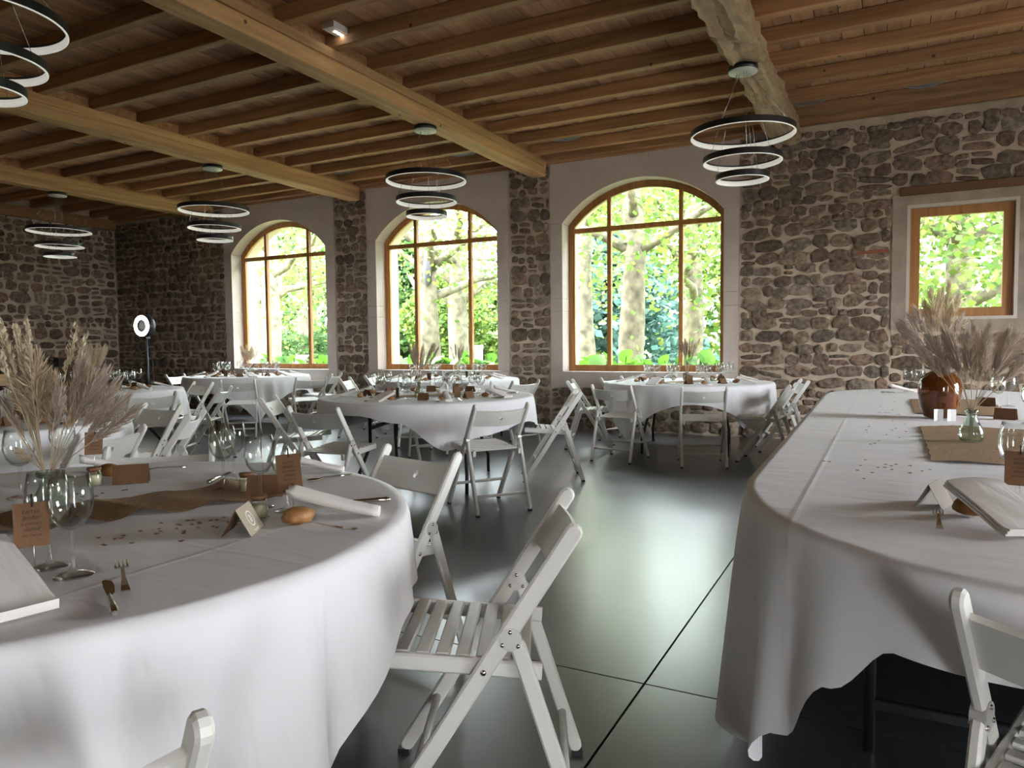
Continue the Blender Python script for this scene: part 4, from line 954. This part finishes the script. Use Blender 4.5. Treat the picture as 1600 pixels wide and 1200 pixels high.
confetti(38, -1.50, 1.14, .085, .05, rad(66), 'small wooden heart confetti scattered in front of the foreground runner'); confetti(10, -2.08, 1.33, .06, .03, rad(60), 'small wooden heart confetti behind the foreground runner')

# --- head table
HT = ' on the head table'
runner((.395, 3.58), rad(90), 1.2, .49, 'brown burlap runner under the glass vase on the head table', 6, .012, fringe=True); runner((.40, 5.48), rad(90), 1.2, .49, 'far brown burlap runner behind the demijohn on the head table', 7, .012)
vase(.321, 3.603, 'textured clear glass vase on the head table runner', 1.22)
sp = [('grass', a, s_, h_, .05, 330) for a, s_, h_ in [(207, .22, .40), (207, .17, .44), (205, .11, .46), (230, .14, .45), (180, .16, .41), (27, .05, .47), (27, .13, .46), (27, .19, .42), (20, .24, .38), (45, .21, .43), (0, .15, .44), (260, .07, .44), (90, .08, .47), (300, .1, .41), (120, .15, .42), (35, .27, .36)]]
sp += [('pampas', 27, .0, .45, .018, 220), ('pampas', 207, .05, .47, .018, 220), ('pampas', 27, .10, .44, .018, 220), ('pampas', 200, .09, .42, .018, 220)]
bouquet(.321, 3.603, ZT_, 'wide fan of mauve dried grasses in the glass vase on the head table', sp, 5, .135)
t = thing('demijohn', 'amber glass demijohn vase on the head table', 'vase', (.262, 4.665, ZT_))
DJ = mat('amber_glass', (.15,.042,.007), .06); DJ.node_tree.nodes['Principled BSDF'].inputs['Transmission Weight'].default_value = .35; DJ.node_tree.nodes['Principled BSDF'].inputs['Coat Weight'].default_value = .5
MB().lathe([(0, .002), (.060, .002), (.078, .012), (.097, .07), (.108, .14), (.108, .18), (.098, .215), (.07, .245), (.040, .262), (.034, .275), (.034, .325), (.030, .325), (.030, .275), (0, .255)], 36).build('body', DJ, t)
MB().lathe([(.034, .312), (.042, .316), (.042, .332), (.034, .336), (.029, .33), (.029, .318)], 30, closed=True).build('lip', DJ, t)
sp = [('pampas', a, s_, h_, w_, 420) for a, s_, h_, w_ in [(207, .05, .70, .035), (27, .05, .72, .035), (20, .08, .67, .03), (230, .03, .68, .03), (90, .06, .69, .03), (200, .09, .64, .03)]]
sp += [('grass', 207, .16+.02*i, .60-.03*i, .05, 330) for i in range(4)]+[('grass', 195, .2, .50, .05, 300), ('grass', 225, .19, .46, .05, 300), ('grass', 27, .12, .56, .03, 200), ('wheat', 215, .15, .42, .01, 60), ('wheat', 30, .17, .55, .01, 60)]
bouquet(.262, 4.665, ZT_, 'tall dark pampas bouquet in the amber demijohn', sp, 8, .335)
wc = mat('white_card', (.82,.82,.82), .5)
for i, (x, y, lb) in enumerate([(.245, 4.50, 'white standing folded card in front of the demijohn, left one'), (.305, 4.515, 'white standing folded card in front of the demijohn, right one')]):
    t = thing('folded_card', lb, 'card', (x, y, ZT_), rad(27+i*8))
    for s in (-1, 1): MB().bar((s*.013, -.008, 0), (s*.013, -.008, .062), .026, .0015, (s*.35, 1, 0), 0).build('leaf', wc, t)
for (x, y, lb, s) in [(.164, 7.035, 'left wine glass at the far end'+HT, 1.05), (.25, 7.07, 'right wine glass at the far end'+HT, 1.05), (.607, 5.30, 'round wine glass right of the dried grass fan', 1.15), (.70, 5.62, 'wine glass far right behind the dried grass fan', 1.1), (.655, 4.5, 'wine glass at the right photo edge beside the kraft card', 1.05), (.305, 2.25, 'wine glass with a kraft tag at the right photo edge', 1.15), (.80, 5.1, 'wine glass between kraft cards at the right of the head table', 1.1)]: put_glass(x, y, lb, s)
sparkler_tag(.298, 2.175, .858, rad(-98), 'dark kraft tag hanging in front of the glass at the right edge', 0, .062, .086)
put_tent(.115, 2.18, rad(74), 'plain grey brown tent card at the near end'+HT, me=tent_mesh(.115, .062, .033, mat('grey_kraft', (.27,.22,.175), .8)))
fork(.115, 1.975, rad(88), 'fork lying at the near end'+HT); put_bread(.185, 2.085, rad(-30), 'bread roll under the napkin at the near end'+HT); put_napkin(NFLAT, .245, 2.02, rad(-64), 'folded white napkin over a bread roll at the near end'+HT, s=1.15)
put_tent(.575, 4.70, rad(-25), 'kraft place card right of the vase'+HT, me=KT); put_tent(.571, 5.555, rad(-20), 'kraft place card behind the dried grass fan'+HT, me=KT); put_tent(.74, 4.72, rad(-10), 'kraft place card at the right photo edge'+HT, me=KT)
jar(.60, 3.957, 'small lidded jar at the right photo edge'+HT)
put_napkin(NROLL, .12, 6.85, rad(20), 'napkin roll at the far end'+HT, s=1.0); knife(.06, 6.75, rad(10), 'knife lying at the far end'+HT)
confetti(16, .0, 2.75, .10, .10, 0, 'small wooden heart confetti at the near part of the head table'); confetti(22, .02, 4.2, .06, .75, 0, 'small wooden heart confetti along the head table runner')

# --- the tables farther back: places laid round each table
def lay_table(k, seed, nseat=8, seats=None, cutlery=False):
    cx_, cy_ = TB[k]; W_ = WHERE[k]; rr = random.Random(seed); th0 = rr.uniform(0, .7)
    for i in range(nseat):
        a = th0+2*pi*i/nseat+rr.uniform(-.05, .05); P = lambda r_, da: (cx_+r_*cos(a+da), cy_+r_*sin(a+da))
        x, y = P(.70, 0); put_napkin(NROLL if rr.random() < .6 else NFLAT, x, y, a+rr.uniform(-.25, .25), 'folded napkin laid at a place on the table %s' % W_, 'napkins on the table %s' % W_, .95)
        x, y = P(.575, 0); put_bread(x, y, a+1.2, 'bread roll under a napkin on the table %s' % W_, 'bread rolls on the table %s' % W_, .9)
        for r_, da in ((.47, .19), (.40, .02)):
            x, y = P(r_+rr.uniform(-.02, .02), da); o = obj('wine_glass', far_glass); o.location = (x, y, ZT_); s = rr.uniform(.98, 1.12); o.scale = (s, s, s); tag(o, 'wine glass in the cluster on the table %s' % W_, 'wine glass', 'wine glasses on the table %s' % W_)
        x, y = P(.52, -.28); put_tent(x, y, a+pi/2+rr.uniform(-.5, .5), 'kraft place card at a place on the table %s' % W_, 'place cards on the table %s' % W_)
        if i % 2 == 0:
            x, y = P(.31, .25); jar(x, y, 'small lidded jar on the table %s' % W_, 1.0, 'jars on the table %s' % W_)
            x, y = P(.36, -.22); o = obj('menu_card', MENU); o.location = (x, y, ZT_); o.rotation_euler = (0, 0, a+rr.uniform(-.6, .6)); tag(o, 'upright kraft card on the table %s' % W_, 'card', 'upright cards on the table %s' % W_)
        if cutlery:
            x, y = P(.70, .14); fork(x, y, a+pi, 'fork at a place on the table %s' % W_, 'forks on the table %s' % W_); x, y = P(.70, -.13); knife(x, y, a+pi, 'knife at a place on the table %s' % W_, 'knives on the table %s' % W_)
    runner((cx_, cy_), rad(66), 1.0, .28, 'brown burlap runner across the table %s' % W_, seed, .006)
mm = MB(); mm.box(-.0008, .0008, -.028, .028, 0, .085); mm.box(-.012, .012, -.028, .028, 0, .0012); MENU = mm.mesh('menu_card', MT['kraft'])
for i, k in enumerate('BCDEFGH'): lay_table(k, 200+i, cutlery=(k in 'BG'))
def small_bouquet(k, dx, dy, kind, n, h, spr, w_, desc, seed, hairs=170):
    x, y = TB[k][0]+dx, TB[k][1]+dy; vase(x, y, 'clear bottle vase on the table %s' % WHERE[k], 1.0)
    rr = random.Random(seed); sp = [(kind if i % 4 else 'pampas', rr.uniform(0, 360), spr*rr.uniform(.2, 1), h*rr.uniform(.8, 1.03), w_, hairs) for i in range(n)]
    bouquet(x, y, ZT_, desc+' on the table %s' % WHERE[k], sp, seed, .11)
small_bouquet('B', -.10, .02, 'grass', 16, .43, .17, .022, 'dark dried grass bouquet', 21)
small_bouquet('C', .12, .05, 'grass', 9, .42, .09, .022, 'slim dried grass bouquet', 22)
small_bouquet('D', .0, -.03, 'grass', 15, .46, .13, .022, 'dried grass bouquet', 23)
small_bouquet('E', -.05, .1, 'pampas', 13, .44, .15, .035, 'fluffy pampas bouquet', 24, 260)
small_bouquet('F', -.30, .25, 'pampas', 16, .46, .17, .028, 'pale pampas bouquet', 25, 240)
small_bouquet('G', -.05, .0, 'grass', 12, .40, .13, .03, 'dried bouquet', 26)

# ------------------------------------------------------------------ far left corner
t = thing('ring_light_booth', 'glowing round ring light on a black stand in the dark corner', 'ring light', (-10.36, 7.5, 0), rad(-86))
MB().lathe([(0, 0), (.20, 0), (.21, .01), (.20, .025), (.03, .03), (0, .03)], 28).build('base', MT['black'], t)
MB().tube([(0, 0, .02), (0, 0, 1.36)], .024, 12).build('pole', MT['black'], t)
MB().box(-.05, .03, -.03, .03, 1.33, 1.37).build('clamp', MT['black'], t)
h = MB().lathe([(0, -.07), (.165, -.07), (.172, -.05), (.172, .05), (.165, .055), (.09, .055), (.088, .04), (0, .04)], 36).build('housing', MT['black'], t); h.rotation_euler = (0, pi/2, 0); h.location = (.02, 0, 1.53)
q = MB().lathe([(.098, .053), (.162, .053), (.162, .060), (.098, .060)], 36, closed=True).build('light_ring', MT['led'], h); q = MB().lathe([(0, .041), (.086, .041)], 24).build('screen', mat('grey_screen', (.35,.36,.38), .1), h)
MB().tube([(-.03, .02, 1.35), (-.06, .06, .9), (-.05, .07, .5), (-.08, .12, .03)], .004, 6).build('cable', MT['black'], t)
t = thing('sideboard', 'low dark wooden sideboard against the left stone wall', 'sideboard', (-13.35, 7.75, 0))
MB().box(-.25, .25, -.75, .75, .08, .82).build('body', MT['bar'], t); MB().box(-.27, .28, -.78, .78, .82, .86).build('top', MT['bar'], t)
for s in (-1, 1):
    d = MB().box(.25, .268, s*.37-.34, s*.37+.34, .12, .79).build('door', MT['bar'], t); MB().lathe([(0, 0), (.012, .004), (.014, .014), (0, .02)], 10).build('knob', MT['steel'], d).location = (.27, s*.08, .5)
    for x in (-.2, .2): MB().box(x-.03, x+.03, s*.68-.03, s*.68+.03, 0, .08).build('foot', MT['bar'], t)
t = thing('box', 'small dark box standing on the sideboard', 'box', (-13.35, 7.95, .861)); MB().box(-.08, .08, -.1, .1, 0, .15).build('body', MT['black'], t); MB().box(-.085, .085, -.105, .105, .15, .17).build('lid', MT['bar'], t)
t = thing('bar_counter', 'pale wooden counter at the left photo edge', 'counter', (-12.45, 6.35, 0), rad(12)); pw = wood('pale_crate', (.32,.19,.09), (.44,.28,.14), 'y', .7)
MB().box(-.25, .25, -.7, .7, .86, .90).build('top', pw, t); MB().box(.2, .24, -.68, .68, .62, .80).build('board', pw, t); MB().box(.2, .24, -.68, .68, .3, .5).build('board', pw, t)
for x in (-.2, .2):
    for y in (-.62, .62): MB().box(x-.04, x+.04, y-.04, y+.04, 0, .86).build('leg', pw, t)
dkg = mat('dark_bottle_glass', (.02,.03,.02), .1)
for i in range(4):
    o = MB().lathe([(0, 0), (.036, 0), (.038, .01), (.038, .17), (.014, .22), (.013, .29), (.016, .30), (0, .30)], 16).build('bottle', dkg); o.location = (-12.45+.05*(i % 2), 6.0+.2*i, .90); tag(o, 'dark bottle standing on the pale counter at the left edge', 'bottle', 'bottles on the counter')
